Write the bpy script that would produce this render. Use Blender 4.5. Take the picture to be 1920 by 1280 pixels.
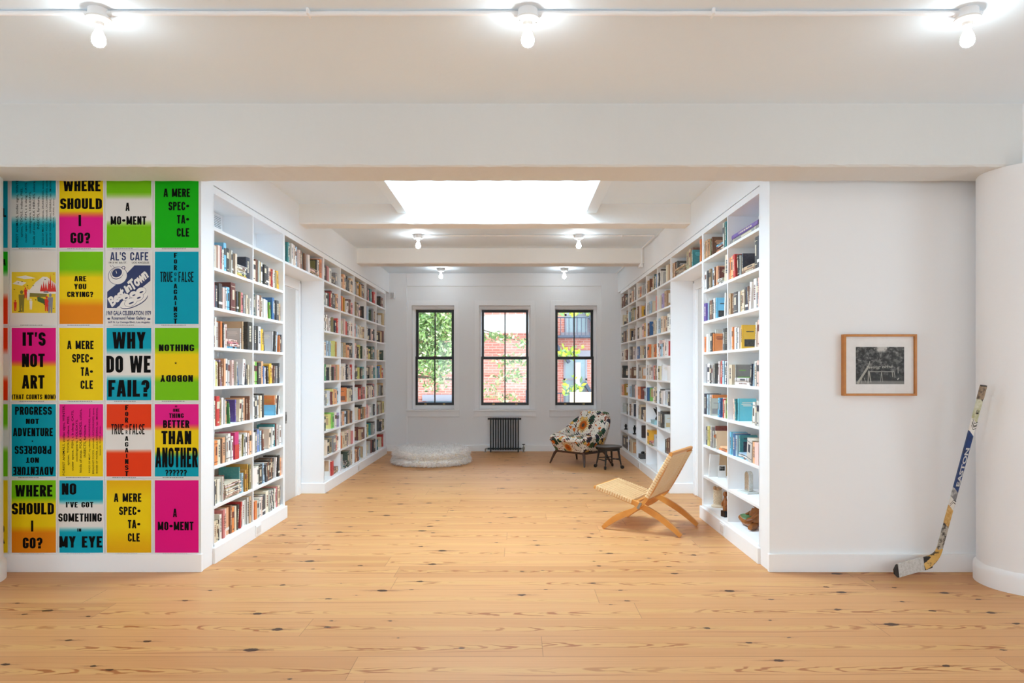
import bpy, bmesh, math, random
from mathutils import Matrix, Vector
random.seed(7)
PI = math.pi
scene = bpy.context.scene
for o in list(bpy.data.objects):
    bpy.data.objects.remove(o)
COL = scene.collection

# ------------------------------------------------------------------ camera
F, CX, CY, CZ = 1280.0, 967.0, 695.0, 1.48     # focal length and principal point in 1920x1280 pixels, eye height
cam_d = bpy.data.cameras.new('camera'); cam = bpy.data.objects.new('camera', cam_d); COL.objects.link(cam)
cam.location = (0, 0, CZ); cam.rotation_euler = (PI/2, 0, 0)
cam_d.sensor_width = 36; cam_d.lens = 24
cam_d.shift_x = -(CX-960)/1920; cam_d.shift_y = (CY-640)/1920
cam_d.clip_start = 0.05; cam_d.clip_end = 200
scene.camera = cam

# ------------------------------------------------------------------ light and exposure
vs = scene.view_settings
vs.view_transform = 'Standard'; vs.look = 'None'; vs.gamma = 1; vs.use_curve_mapping = False
vs.exposure = 0.17
scene.cycles.use_denoising = True
scene.cycles.max_bounces = 16; scene.cycles.diffuse_bounces = 14
world = bpy.data.worlds.new('sky'); scene.world = world; world.use_nodes = True
bg = world.node_tree.nodes['Background']
bg.inputs[0].default_value = (0.79, 0.935, 1.02, 1); bg.inputs[1].default_value = 3.6

def area(name, loc, rot, sx, sy, watts, col=(1, 1, 1)):
    d = bpy.data.lights.new(name, 'AREA'); d.shape = 'RECTANGLE'; d.size = sx; d.size_y = sy
    d.energy = watts; d.color = col
    o = bpy.data.objects.new(name, d); COL.objects.link(o); o.location = loc; o.rotation_euler = rot
    return o
area('skylight_daylight', (-0.21, 6.33, 3.80), (0, 0, 0), 1.50, 1.45, 150, (0.75, 0.925, 1.03))
for i, x in enumerate((-3.2, 0.3, 3.6)):       # daylight of the three tall windows in the rear wall, behind the camera
    area('rear_window_daylight', (x, -3.84, 1.75), (PI/2+.75, 0, 0), 1.6, 2.0, 1, (0.80, 0.945, 1.02))
for x in (-5.42, 5.42):                       # added fill lamps in made-up openings of the unseen side walls
    area('side_fill_lamp', (x, 1.6, 1.15), (0, -(PI/2+.55) if x < 0 else PI/2+.55, 0), 1.3, 2.2, 22, (0.80, 0.945, 1.02))
area('street_fill_lamp', (-0.2, 14.6, 4.7), (-0.72, 0, 0), 6.0, 2.4, 1100, (0.76, 0.925, 1.03))   # added lamp out of view, boosting the sky light through the sash windows

# ------------------------------------------------------------------ helpers
def lin(c):
    return tuple((x/255/12.92) if x/255 <= .04045 else ((x/255+.055)/1.055)**2.4 for x in c)

class NT:
    """small helper for node graphs"""
    def __init__(s, name):
        s.m = bpy.data.materials.new(name); s.m.use_nodes = True
        s.t = s.m.node_tree; s.n = s.t.nodes; s.b = s.n['Principled BSDF']
    def put(s, sock, v):
        if isinstance(v, bpy.types.NodeSocket): s.t.links.new(v, sock)
        elif v is not None:
            try: sock.default_value = v
            except Exception: sock.default_value = tuple(v)+(1,)
    def node(s, ty, ins=(), **props):
        n = s.n.new(ty)
        for k, v in props.items(): setattr(n, k, v)
        for k, v in (ins.items() if isinstance(ins, dict) else enumerate(ins)): s.put(n.inputs[k], v)
        return n
    def math(s, op, a, b=None, c=None):
        return s.node('ShaderNodeMath', [a, b, c], operation=op).outputs[0]
    def add(s, a, b): return s.math('ADD', a, b)
    def mul(s, a, b): return s.math('MULTIPLY', a, b)
    def xyz(s, x, y, z): return s.node('ShaderNodeCombineXYZ', [x, y, z]).outputs[0]
    def sep(s, v): return s.node('ShaderNodeSeparateXYZ', [v]).outputs
    def noise(s, v, sc=1, det=2, rough=.5, dist=0):
        return s.node('ShaderNodeTexNoise', {'Vector': v, 'Scale': sc, 'Detail': det, 'Roughness': rough, 'Distortion': dist}).outputs[0]
    def white(s, v): return s.node('ShaderNodeTexWhiteNoise', {'W': v}, noise_dimensions='1D').outputs[0]
    def vor(s, v, sc=1, rnd=1): return s.node('ShaderNodeTexVoronoi', {'Vector': v, 'Scale': sc, 'Randomness': rnd}).outputs
    def smooth(s, v, a, b):
        n = s.node('ShaderNodeMapRange', {'Value': v, 'From Min': a, 'From Max': b, 'To Min': 0, 'To Max': 1}, interpolation_type='SMOOTHSTEP')
        return n.outputs[0]
    def mix(s, f, a, b):
        n = s.n.new('ShaderNodeMix'); n.data_type = 'RGBA'
        s.put(n.inputs[0], f)
        for i, v in ((6, a), (7, b)):
            s.put(n.inputs[i], v if isinstance(v, bpy.types.NodeSocket) else tuple(v)[:3]+(1,))
        return n.outputs[2]
    def pos(s): return s.node('ShaderNodeNewGeometry').outputs['Position']
    def obj(s): return s.node('ShaderNodeTexCoord').outputs['Object']
    def out(s, col=None, rough=None, metal=None, bump=None, bstr=.3, bdist=.01, spec=None):
        if col is not None: s.put(s.b.inputs['Base Color'], col if isinstance(col, bpy.types.NodeSocket) else tuple(col)[:3]+(1,))
        if rough is not None: s.put(s.b.inputs['Roughness'], rough)
        if metal is not None: s.put(s.b.inputs['Metallic'], metal)
        if spec is not None: s.put(s.b.inputs['Specular IOR Level'], spec)
        if bump is not None:
            b = s.node('ShaderNodeBump', {'Strength': bstr, 'Distance': bdist, 'Height': bump})
            s.t.links.new(b.outputs[0], s.b.inputs['Normal'])
        return s.m

MATS = {}
def simple(name, rgb, rough=.5, metal=0, var=.06, scale=30, bump=0, spec=None):
    """plain material with a slight procedural variation"""
    if name in MATS: return MATS[name]
    g = NT(name); c = lin(rgb); p = g.obj()
    n = g.noise(p, scale, 3)
    col = g.mix(n, [x*(1-var) for x in c], [min(1, x*(1+var)) for x in c])
    MATS[name] = g.out(col, rough, metal, n if bump else None, bump or .1, .003, spec)
    return MATS[name]

class MB:
    """collects geometry for ONE mesh object"""
    def __init__(s): s.v = []; s.f = []; s.m = []; s.c = []
    def add(s, vs, fs, mi=0, col=None, M=None):
        o = len(s.v)
        s.v += [tuple(M @ Vector(p)) for p in vs] if M else [tuple(p) for p in vs]
        for f in fs: s.f.append([i+o for i in f]); s.m.append(mi); s.c.append(col)
        return s
    def box(s, x0, x1, y0, y1, z0, z1, mi=0, col=None, M=None):
        vs = [(x, y, z) for z in (z0, z1) for y in (y0, y1) for x in (x0, x1)]
        return s.add(vs, [(0, 2, 3, 1), (4, 5, 7, 6), (0, 1, 5, 4), (2, 6, 7, 3), (0, 4, 6, 2), (1, 3, 7, 5)], mi, col, M)
    def prism(s, poly, a, b, axis='y', mi=0, col=None, M=None):
        """polygon in the plane normal to axis, from a to b"""
        def P(u, v, w): return {'y': (u, w, v), 'x': (w, u, v), 'z': (u, v, w)}[axis]
        n = len(poly)
        vs = [P(u, v, a) for u, v in poly]+[P(u, v, b) for u, v in poly]
        fs = [list(range(n)), list(range(2*n-1, n-1, -1))]+[(i, n+i, n+(i+1) % n, (i+1) % n) for i in range(n)]
        return s.add(vs, fs, mi, col, M)
    def tube(s, path, r, n=10, mi=0, col=None, M=None, cap=True):
        P = [Vector(p) for p in path]; k = len(P)
        R = r if isinstance(r, (list, tuple)) else [r]*k
        vs = []; up = None
        for i in range(k):
            t = (P[min(i+1, k-1)]-P[max(i-1, 0)]).normalized()
            if up is None: up = Vector((0, 0, 1)) if abs(t.z) < .9 else Vector((1, 0, 0))
            a = t.cross(up).normalized(); b = a.cross(t).normalized(); up = b
            for j in range(n):
                q = 2*PI*j/n
                vs.append(P[i]+(a*math.cos(q)+b*math.sin(q))*R[i])
        fs = [(i*n+j, i*n+(j+1) % n, (i+1)*n+(j+1) % n, (i+1)*n+j) for i in range(k-1) for j in range(n)]
        if cap: fs += [list(range(n-1, -1, -1)), list(range((k-1)*n, k*n))]
        return s.add(vs, fs, mi, col, M)
    def bar(s, path, w, h, mi=0, col=None, M=None, side=(0, 1, 0)):
        """rectangular section swept along a path; w along side, h across; w,h may be lists"""
        P = [Vector(p) for p in path]; k = len(P); sd = Vector(side).normalized()
        W = w if isinstance(w, (list, tuple)) else [w]*k; H = h if isinstance(h, (list, tuple)) else [h]*k
        vs = []
        for i in range(k):
            t = (P[min(i+1, k-1)]-P[max(i-1, 0)]).normalized(); b = t.cross(sd).normalized()
            for a_, b_ in ((-1, -1), (1, -1), (1, 1), (-1, 1)): vs.append(P[i]+sd*(a_*W[i]/2)+b*(b_*H[i]/2))
        fs = [(i*4+j, i*4+(j+1) % 4, (i+1)*4+(j+1) % 4, (i+1)*4+j) for i in range(k-1) for j in range(4)]
        fs += [(3, 2, 1, 0), tuple(range((k-1)*4, k*4))]
        return s.add(vs, fs, mi, col, M)
    def lathe(s, prof, n=24, c=(0, 0, 0), mi=0, col=None, M=None):
        vs = []; k = len(prof)
        for r, z in prof:
            for j in range(n): vs.append((c[0]+r*math.cos(2*PI*j/n), c[1]+r*math.sin(2*PI*j/n), c[2]+z))
        fs = [(i*n+j, i*n+(j+1) % n, (i+1)*n+(j+1) % n, (i+1)*n+j) for i in range(k-1) for j in range(n)]
        if prof[0][0] > 1e-6: fs.append(list(range(n-1, -1, -1)))
        if prof[-1][0] > 1e-6: fs.append(list(range((k-1)*n, k*n)))
        return s.add(vs, fs, mi, col, M)
    def ball(s, c, r, n=16, mi=0, col=None, M=None):
        r = r if isinstance(r, tuple) else (r, r, r)
        k = n//2; vs = []
        for i in range(k+1):
            a = PI*i/k
            for j in range(n): vs.append((c[0]+r[0]*math.sin(a)*math.cos(2*PI*j/n), c[1]+r[1]*math.sin(a)*math.sin(2*PI*j/n), c[2]-r[2]*math.cos(a)))
        fs = [(i*n+j, i*n+(j+1) % n, (i+1)*n+(j+1) % n, (i+1)*n+j) for i in range(k) for j in range(n)]
        return s.add(vs, fs, mi, col, M)
    def mesh(s, name, mats, smooth=False, weld=False):
        me = bpy.data.meshes.new(name); me.from_pydata(s.v, [], s.f)
        for m in (mats if isinstance(mats, (list, tuple)) else [mats]): me.materials.append(m)
        me.polygons.foreach_set('material_index', s.m)
        if any(c is not None for c in s.c):
            at = me.color_attributes.new('col', 'FLOAT_COLOR', 'CORNER'); buf = []
            for f, c in zip(s.f, s.c): buf += (list(c or (1, 1, 1))[:3]+[1])*len(f)
            at.data.foreach_set('color', buf)
        bm = bmesh.new(); bm.from_mesh(me)
        if weld: bmesh.ops.remove_doubles(bm, verts=bm.verts, dist=1e-5)
        bmesh.ops.recalc_face_normals(bm, faces=bm.faces)
        bm.to_mesh(me); bm.free()
        if smooth:
            me.polygons.foreach_set('use_smooth', [True]*len(me.polygons))
            try: me.set_sharp_from_angle(angle=math.radians(40))
            except Exception: pass
        me.update(); return me
    def build(s, name, mats, parent=None, smooth=False, bevel=0, subd=0, loc=None, rotz=0, M=None, weld=False):
        o = bpy.data.objects.new(name, s.mesh(name, mats, smooth, weld)); COL.objects.link(o)
        if parent: o.parent = parent
        if M is not None: o.matrix_world = M
        elif loc is not None: o.location = loc; o.rotation_euler = (0, 0, rotz)
        if bevel:
            b = o.modifiers.new('bevel', 'BEVEL'); b.width = bevel; b.segments = 2; b.limit_method = 'ANGLE'
        if subd:
            d = o.modifiers.new('subd', 'SUBSURF'); d.levels = d.render_levels = subd
        return o

def tag(o, label, cat, group=None, kind=None):
    assert 4 <= len(label.split()) <= 16, (len(label.split()), label)
    o['label'] = label; o['category'] = cat
    if group: o['group'] = group
    if kind: o['kind'] = kind
    return o
def thing(name, label, cat, loc=(0, 0, 0), rotz=0, group=None, kind=None):
    o = bpy.data.objects.new(name, None); COL.objects.link(o); o.empty_display_size = .1
    o.location = loc; o.rotation_euler = (0, 0, rotz)
    return tag(o, label, cat, group, kind)
def PX(px, py, Y): return Vector(((px-CX)*Y/F, Y, CZ+(CY-py)*Y/F))

_TC = {}
def text_geo(txt, offset=0.0, shear=0.0, spacing=1.0):
    """outline geometry of a line of lettering, normalised to the unit box"""
    key = (txt, offset, shear, spacing)
    if key in _TC: return _TC[key]
    cu = bpy.data.curves.new('lettering', 'FONT'); cu.body = txt; cu.offset = offset; cu.shear = shear
    cu.space_character = spacing; cu.resolution_u = 3; cu.fill_mode = 'FRONT'
    ob = bpy.data.objects.new('lettering', cu); COL.objects.link(ob)
    dg = bpy.context.evaluated_depsgraph_get(); dg.update()
    me = bpy.data.meshes.new_from_object(ob.evaluated_get(dg))
    vs = [tuple(v.co) for v in me.vertices]; fs = [list(p.vertices) for p in me.polygons]
    bpy.data.objects.remove(ob); bpy.data.curves.remove(cu); bpy.data.meshes.remove(me)
    if not vs: vs, fs = [(0, 0, 0), (1, 0, 0), (1, 1, 0)], [[0, 1, 2]]
    x0 = min(v[0] for v in vs); x1 = max(v[0] for v in vs); y0 = min(v[1] for v in vs); y1 = max(v[1] for v in vs)
    w = max(1e-6, x1-x0); h = max(1e-6, y1-y0)
    _TC[key] = ([((v[0]-x0)/w, (v[1]-y0)/h) for v in vs], fs, w/h)
    return _TC[key]
# condensed wood-type alphabet drawn from stems, bars and bowls
def _glyph(ch, w, t, b):
    P = []
    def R(x0, y0, x1, y1): P.append([(x0, y0), (x1, y0), (x1, y1), (x0, y1)])
    def Q(*p): P.append(list(p))
    def arc(cx, cy, rx, ry, a0, k=6):
        for i in range(k):
            q0, q1 = math.radians(a0+90*i/k), math.radians(a0+90*(i+1)/k)
            P.append([(cx+rx*math.cos(q0), cy+ry*math.sin(q0)), (cx+rx*math.cos(q1), cy+ry*math.sin(q1)), (cx+max(.001, rx-t)*math.cos(q1), cy+max(.001, ry-b)*math.sin(q1)), (cx+max(.001, rx-t)*math.cos(q0), cy+max(.001, ry-b)*math.sin(q0))])
    def loop(x0, y0, x1, y1, parts, rx=None, ry=None):
        rx = rx or (x1-x0)/2; ry = min(ry or .23, (y1-y0)/2)
        for p in parts.split():
            if p == 'TR': arc(x1-rx, y1-ry, rx, ry, 0)
            if p == 'TL': arc(x0+rx, y1-ry, rx, ry, 90)
            if p == 'BL': arc(x0+rx, y0+ry, rx, ry, 180)
            if p == 'BR': arc(x1-rx, y0+ry, rx, ry, 270)
            if p == 'L': R(x0, y0+ry, x0+t, y1-ry)
            if p == 'R': R(x1-t, y0+ry, x1, y1-ry)
            if p == 'T': R(x0, y1-b, x1-rx, y1)
            if p == 'B': R(x0, y0, x1-rx, y0+b)
    W = w; ry = .23
    if ch == 'O': loop(0, 0, w, 1, 'TR TL BL BR L R')
    elif ch in 'CG':
        loop(0, 0, w, 1, 'TR TL BL BR L'); R(w-t, .66, w, 1-ry)
        if ch == 'C': R(w-t, ry, w, .35)
        else: R(w-t, ry, w, .5); R(w*.5, .5-b*.85, w, .5)
    elif ch == 'S':
        loop(0, .5-b/2, w, 1, 'TR TL L BL'); loop(0, 0, w, .5+b/2, 'TR R BR BL'); R(w-t, .70, w, 1-ry); R(0, ry, t, .31)
    elif ch == 'U': R(0, ry, t, 1); R(w-t, ry, w, 1); loop(0, 0, w, 1, 'BL BR')
    elif ch == 'D': R(0, 0, t, 1); loop(0, 0, w, 1, 'T B TR BR R', rx=w*.62)
    elif ch in 'PR':
        R(0, 0, t, 1); loop(0, .42, w, 1, 'T B TR BR R', rx=w*.55)
        if ch == 'R': Q((w*.40, .46), (w*.40+t*.95, .46), (w+.03, 0), (w+.03-t*1.1, 0))
    elif ch == 'B': R(0, 0, t, 1); loop(0, .5-b/2, w*.97, 1, 'T B TR BR R', rx=w*.5); loop(0, 0, w, .5+b/2, 'T B TR BR R', rx=w*.52)
    elif ch in 'EFL':
        R(0, 0, t, 1); W = w*.86
        if ch != 'L': R(0, 1-b, W, 1); R(0, .5-b/2, W*.86, .5+b/2)
        if ch != 'F': R(0, 0, W, b)
    elif ch == 'T': W = w*.94; R(0, 1-b, W, 1); R(W/2-t/2, 0, W/2+t/2, 1)
    elif ch == 'H': R(0, 0, t, 1); R(w-t, 0, w, 1); R(0, .5-b/2, w, .5+b/2)
    elif ch == 'I': W = t*1.05; R(0, 0, W, 1)
    elif ch == 'A':
        W = w*1.12; a = t*.62
        Q((0, 0), (t*.98, 0), (W/2+a*.35, 1), (W/2-a, 1)); Q((W, 0), (W-t*.98, 0), (W/2-a*.35, 1), (W/2+a, 1)); R(W*.2, .19, W*.8, .19+b*.85)
    elif ch == 'V':
        W = w*1.08; a = t*.6; Q((0, 1), (t, 1), (W/2+a*.3, 0), (W/2-a, 0)); Q((W, 1), (W-t, 1), (W/2-a*.3, 0), (W/2+a, 0))
    elif ch == 'W':
        W = w*1.62; a = t*.55; c1, c2, m = W*.28, W*.72, W*.5
        Q((0, 1), (t, 1), (c1+a*.5, 0), (c1-a, 0)); Q((m-a*.6, 1), (m+a*.5, 1), (c1+a, 0), (c1-a*.5, 0)); Q((m-a*.5, 1), (m+a*.6, 1), (c2+a*.5, 0), (c2-a, 0)); Q((W, 1), (W-t, 1), (c2-a*.5, 0), (c2+a, 0))
    elif ch == 'M':
        W = w*1.36; R(0, 0, t, 1); R(W-t, 0, W, 1); m = W/2; a = t*.45
        Q((0, 1), (t*1.0, 1), (m+a, .08), (m-a, .08)); Q((W, 1), (W-t*1.0, 1), (m-a, .08), (m+a, .08))
    elif ch == 'N': R(0, 0, t*.92, 1); R(w-t*.92, 0, w, 1); Q((0, 1), (t*1.02, 1), (w, 0), (w-t*1.02, 0))
    elif ch == 'Y':
        W = w*1.1; m = W/2; R(m-t/2, 0, m+t/2, .48); Q((0, 1), (t, 1), (m+t/2, .42), (m-t/2, .42)); Q((W, 1), (W-t, 1), (m-t/2, .42), (m+t/2, .42))
    elif ch == 'K': R(0, 0, t, 1); Q((w-t*1.05, 1), (w+.02, 1), (t*1.2, .42), (t*.6, .52)); Q((t*1.0, .58), (t*1.5, .70), (w+.04, 0), (w-t, 0))
    elif ch == '?':
        w = w*.96; W = w; loop(0, .38, w, 1, 'TL TR R BR'); R(0, .70, t, 1-ry); R(w/2-t/2, .26, w/2+t/2, .38+b); R(w/2-t*.55, 0, w/2+t*.55, b*1.15)
    elif ch == "'": W = t*.85; Q((0, 1), (W, 1), (W*.7, .66), (W*.1, .66))
    elif ch == '(': W = .26; loop(0, -.05, .52, 1.05, 'TL BL L', ry=.5)
    elif ch == ')': W = .26; loop(-.26, -.05, .26, 1.05, 'TR BR R', ry=.5)
    elif ch == '•': W = .46; P.append([(.23+.21*math.cos(q*PI/8), .5+.155*math.sin(q*PI/8)) for q in range(16)])
    elif ch == '★':
        W = 1
        for k in range(5):
            q = PI/2+k*2*PI/5; P.append([(.5, .5), (.5+.22*math.cos(q-PI/5), .5+.22*math.sin(q-PI/5)), (.5+.5*math.cos(q), .5+.5*math.sin(q)), (.5+.22*math.cos(q+PI/5), .5+.22*math.sin(q+PI/5))])
    else: W = .34
    return P, W
def block_geo(txt, w=.52, t=.19, b=.165, gap=.085):
    key = ('block', txt, w, t, b, gap)
    if key in _TC: return _TC[key]
    vs, fs, x = [], [], 0
    for ch in txt:
        P, W = _glyph(ch, w, t, b)
        for p in P:
            o = len(vs); vs += [(x+q[0], q[1]) for q in p]; fs.append(list(range(o, o+len(p))))
        x += W+gap
    x0 = min(v[0] for v in vs); x1 = max(v[0] for v in vs); y0 = min(v[1] for v in vs); y1 = max(v[1] for v in vs)
    _TC[key] = ([((v[0]-x0)/(x1-x0), (v[1]-y0)/(y1-y0)) for v in vs], fs, (x1-x0)/(y1-y0))
    return _TC[key]
# ------------------------------------------------------------------ materials
def mk_wall(name, rgb, bump=.08, sc=14, rough=.6):
    g = NT(name); p = g.pos(); c = lin(rgb)
    n = g.noise(p, sc, 4, .6); n2 = g.noise(p, .9, 2)
    col = g.mix(n2, [x*.975 for x in c], [min(1, x*1.02) for x in c])
    MATS[name] = g.out(col, rough, 0, n, bump, .02, .3); return MATS[name]
WALL = mk_wall('white_wall_paint', (241, 244, 247), .03)
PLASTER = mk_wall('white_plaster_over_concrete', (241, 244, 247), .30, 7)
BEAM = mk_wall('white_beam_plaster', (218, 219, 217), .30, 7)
NEUT = mk_wall('white_painted_beam', (240, 240, 238), .16, 6)
CEIL = mk_wall('white_ceiling_paint', (232, 244, 254), .16, 6)
TRIM = mk_wall('white_trim_paint', (244, 247, 250), .01, 10, .4)
SHELF = mk_wall('white_shelf_paint', (242, 245, 248), .01, 10, .45)

def mk_floor():
    g = NT('heart_pine_planks'); p = g.pos(); x, y, z = g.sep(p)
    W, L = .272, 3.3
    ry = g.math('DIVIDE', y, W); row = g.math('FLOOR', ry); fy = g.math('FRACT', ry)
    rr = g.white(row)
    rx = g.math('DIVIDE', g.add(x, g.mul(rr, 37.0)), L); pl = g.math('FLOOR', rx); fx = g.math('FRACT', rx)
    pid = g.add(g.mul(row, 17.31), g.mul(pl, 5.77)); r1 = g.white(pid); r2 = g.white(g.add(pid, 91.7))
    # flame figure: nested parabolas running along the heart of each plank
    lowm = g.noise(g.xyz(g.add(g.mul(x, .7), g.mul(r2, 33)), g.mul(row, 3.1), 0), 1, 1)
    dy = g.mul(g.math('SUBTRACT', fy, g.add(.18, g.add(g.mul(r2, .45), g.mul(g.add(lowm, -.5), .5)))), W)
    wob1 = g.noise(g.xyz(g.add(g.mul(x, 2.2), g.mul(r1, 40)), g.mul(y, 9), g.mul(r1, 20)), 1, 3, .6)
    dirn = g.math('SUBTRACT', g.mul(g.math('GREATER_THAN', r1, .5), 2), 1)
    ph = g.add(g.add(g.mul(g.mul(x, dirn), 30), g.mul(g.mul(dy, dy), 3800)), g.mul(wob1, 26))
    ring = g.math('SINE', ph)
    ady = g.math('ABSOLUTE', dy)
    band = g.math('SUBTRACT', 1.0, g.smooth(ady, .012, .052))
    patch = g.noise(g.xyz(g.add(g.mul(x, 1.1), g.mul(r2, 71)), g.mul(row, 7.7), 4), 1, 2)
    flame = g.mul(g.mul(g.smooth(ring, .35, .9), g.math('SUBTRACT', 1.0, g.smooth(ady, .022, .046))), g.mul(g.smooth(patch, .38, .58), g.smooth(r2, .12, .4)))
    vein = g.mul(g.math('SUBTRACT', 1.0, g.smooth(g.math('ABSOLUTE', g.add(g.add(dy, .055), g.mul(g.add(wob1, -.5), .02))), .001, .006)), g.smooth(g.noise(g.xyz(g.mul(x, .8), g.mul(row, 5.3), 9), 1, 1), .5, .62))
    # straight fine grain
    fine = g.noise(g.xyz(g.add(g.mul(x, 1.3), g.mul(r1, 9)), g.mul(y, 95), 0), 1, 3, .6)
    wide = g.noise(g.xyz(g.mul(x, .5), g.add(g.mul(y, 14), g.mul(r1, 50)), 0), 1, 2, .5)
    a = g.mix(r1, lin((212, 157, 104)), lin((197, 141, 90)))
    a = g.mix(g.mul(g.smooth(fine, .45, .8), .45), a, lin((178, 124, 74)))
    a = g.mix(g.mul(g.smooth(wide, .55, .85), .45), a, lin((214, 172, 112)))
    pale = g.mul(band, .45)
    a = g.mix(pale, a, lin((214, 170, 106)))
    a = g.mix(g.mul(flame, .88), a, lin((158, 88, 40)))
    a = g.mix(g.mul(vein, .7), a, lin((146, 78, 36)))
    # knots with streaks
    def knots(sx, sy, thr, seed, size):
        kv = g.xyz(g.add(g.mul(x, sx), seed), g.mul(y, sy), seed)
        vo = g.node('ShaderNodeTexVoronoi', {'Vector': kv, 'Scale': 1.0, 'Randomness': 1.0}, voronoi_dimensions='2D')
        px_, py_, _ = g.sep(vo.outputs['Position']); kx, ky, _ = g.sep(kv)
        dx = g.math('DIVIDE', g.math('SUBTRACT', kx, px_), sx); dy = g.math('DIVIDE', g.math('SUBTRACT', ky, py_), sy)
        rnd = g.sep(vo.outputs['Color'])
        on = g.math('GREATER_THAN', rnd[0], thr)
        wob = g.mul(g.math('SUBTRACT', g.noise(p, 40, 2), .5), .02)
        sz = g.add(size*.55, g.mul(rnd[1], size))
        d = g.math('SQRT', g.add(g.math('POWER', g.mul(dx, .6), 2), g.math('POWER', g.mul(dy, 1.0), 2)))
        d = g.math('DIVIDE', g.add(d, wob), sz)
        kn = g.mul(on, g.math('SUBTRACT', 1.0, g.smooth(d, .75, 1.1)))
        taper = g.math('SUBTRACT', 1.0, g.smooth(g.math('ABSOLUTE', dx), .01, g.mul(sz, 9)))
        st = g.mul(g.mul(on, taper), g.math('SUBTRACT', 1.0, g.smooth(g.math('ABSOLUTE', g.add(dy, wob)), g.mul(sz, .3), g.mul(sz, .75))))
        return kn, st
    k1, s1 = knots(1.35, 3.0, .38, 3.7, .017)
    k2, s2 = knots(2.2, 4.0, .62, 11.3, .010)
    st = g.math('MAXIMUM', s1, g.mul(s2, .7)); kn = g.math('MAXIMUM', k1, k2)
    a = g.mix(g.mul(st, .62), a, lin((128, 70, 36)))
    a = g.mix(g.mul(kn, .92), a, lin((54, 27, 15)))
    # seams
    ey = g.mul(g.math('MINIMUM', fy, g.math('SUBTRACT', 1, fy)), W); ex = g.mul(g.math('MINIMUM', fx, g.math('SUBTRACT', 1, fx)), L)
    seam = g.math('SUBTRACT', 1.0, g.smooth(g.math('MINIMUM', ey, ex), .0006, .0022))
    a = g.mix(g.mul(seam, .6), a, lin((100, 62, 34)))
    rough = g.add(.36, g.mul(fine, .16))
    return g.out(a, rough, 0, g.math('SUBTRACT', g.mul(fine, .25), seam), .12, .004, .32)
FLOOR = mk_floor()

def mk_book():
    g = NT('book_cloth_and_card'); at = g.node('ShaderNodeVertexColor', layer_name='col').outputs[0]
    n = g.noise(g.obj(), 60, 3, .6)
    col = g.mix(g.mul(n, .16), at, (.75, .72, .66))
    return g.out(col, .5, 0, n, .06, .002, .35)
BOOK = mk_book()
def mk_pages():
    g = NT('book_page_edges'); x, y, z = g.sep(g.obj())
    n = g.noise(g.xyz(g.mul(x, 900), g.mul(y, 4), g.mul(z, 4)), 1, 1)
    return g.out(g.mix(n, lin((196, 182, 156)), lin((243, 236, 222))), .8, 0)
PAGES = mk_pages()
def mk_print(name, rough):
    g = NT(name); at = g.node('ShaderNodeVertexColor', layer_name='col').outputs[0]
    return g.out(at, rough, 0, g.noise(g.obj(), 9, 2), .05, .01, .12)
PRINT = mk_print('printed_poster_card', .55)
INK = simple('black_poster_ink', (10, 9, 9), .6, 0, .2, spec=.08)
BLACKP = simple('black_paint', (32, 36, 41), .35, 0, .1)
CHAR = simple('radiator_anthracite_paint', (38, 45, 49), .36, .15, .08)
STEEL = simple('dull_steel', (150, 148, 142), .35, .9)
BRASS = simple('aged_brass', (166, 140, 92), .35, .8)
BLACK = simple('black_plastic', (20, 20, 21), .4)
PORC = simple('white_porcelain', (238, 237, 233), .25)
def wood(name, c1, c2, sc=(3, 40, 40), rough=.4):
    g = NT(name); p = g.obj(); x, y, z = g.sep(p)
    n = g.noise(g.xyz(g.mul(x, sc[0]), g.mul(y, sc[1]), g.mul(z, sc[2])), 1, 3, .55, .4)
    MATS[name] = g.out(g.mix(n, lin(c1), lin(c2)), rough, 0, n, .05, .003); return MATS[name]
OAK = wood('oiled_oak', (226, 160, 78), (196, 124, 50), (8, 60, 8))
WALNUT = wood('dark_walnut', (84, 54, 38), (56, 35, 26), (12, 12, 40))
STOOLW = wood('dark_stool_wood', (78, 66, 58), (48, 42, 38), (30, 8, 8), .35)
STOOLM = simple('dark_painted_steel', (52, 47, 42), .45, .3, .2)
FRAMEW = wood('amber_frame_wood', (206, 138, 62), (172, 106, 40), (20, 20, 20), .35)
CARVED = wood('carved_brown_wood', (176, 112, 58), (110, 62, 30), (30, 30, 30), .25)
CORD = None
def mk_cord():
    g = NT('natural_paper_cord'); x, y, z = g.sep(g.obj())
    w = g.math('SINE', g.mul(g.add(x, y), 1100)); n = g.noise(g.obj(), 50, 3)
    return g.out(g.mix(g.mul(n, .9), lin((246, 220, 176)), lin((230, 196, 146))), .75, 0, g.add(w, n), .25, .002)
CORD = mk_cord()
def emis(name, rgb, st):
    m = bpy.data.materials.new(name); m.use_nodes = True; nt = m.node_tree; b = nt.nodes['Principled BSDF']
    b.inputs['Base Color'].default_value = (.9, .9, .88, 1); b.inputs['Emission Color'].default_value = tuple(rgb)+(1,); b.inputs['Emission Strength'].default_value = st
    return m
BULB = emis('lit_bulb_glass', (.89, .97, 1.0), 48); BULB2 = emis('lit_library_bulb_glass', (.89, .97, 1.0), 78)
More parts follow.
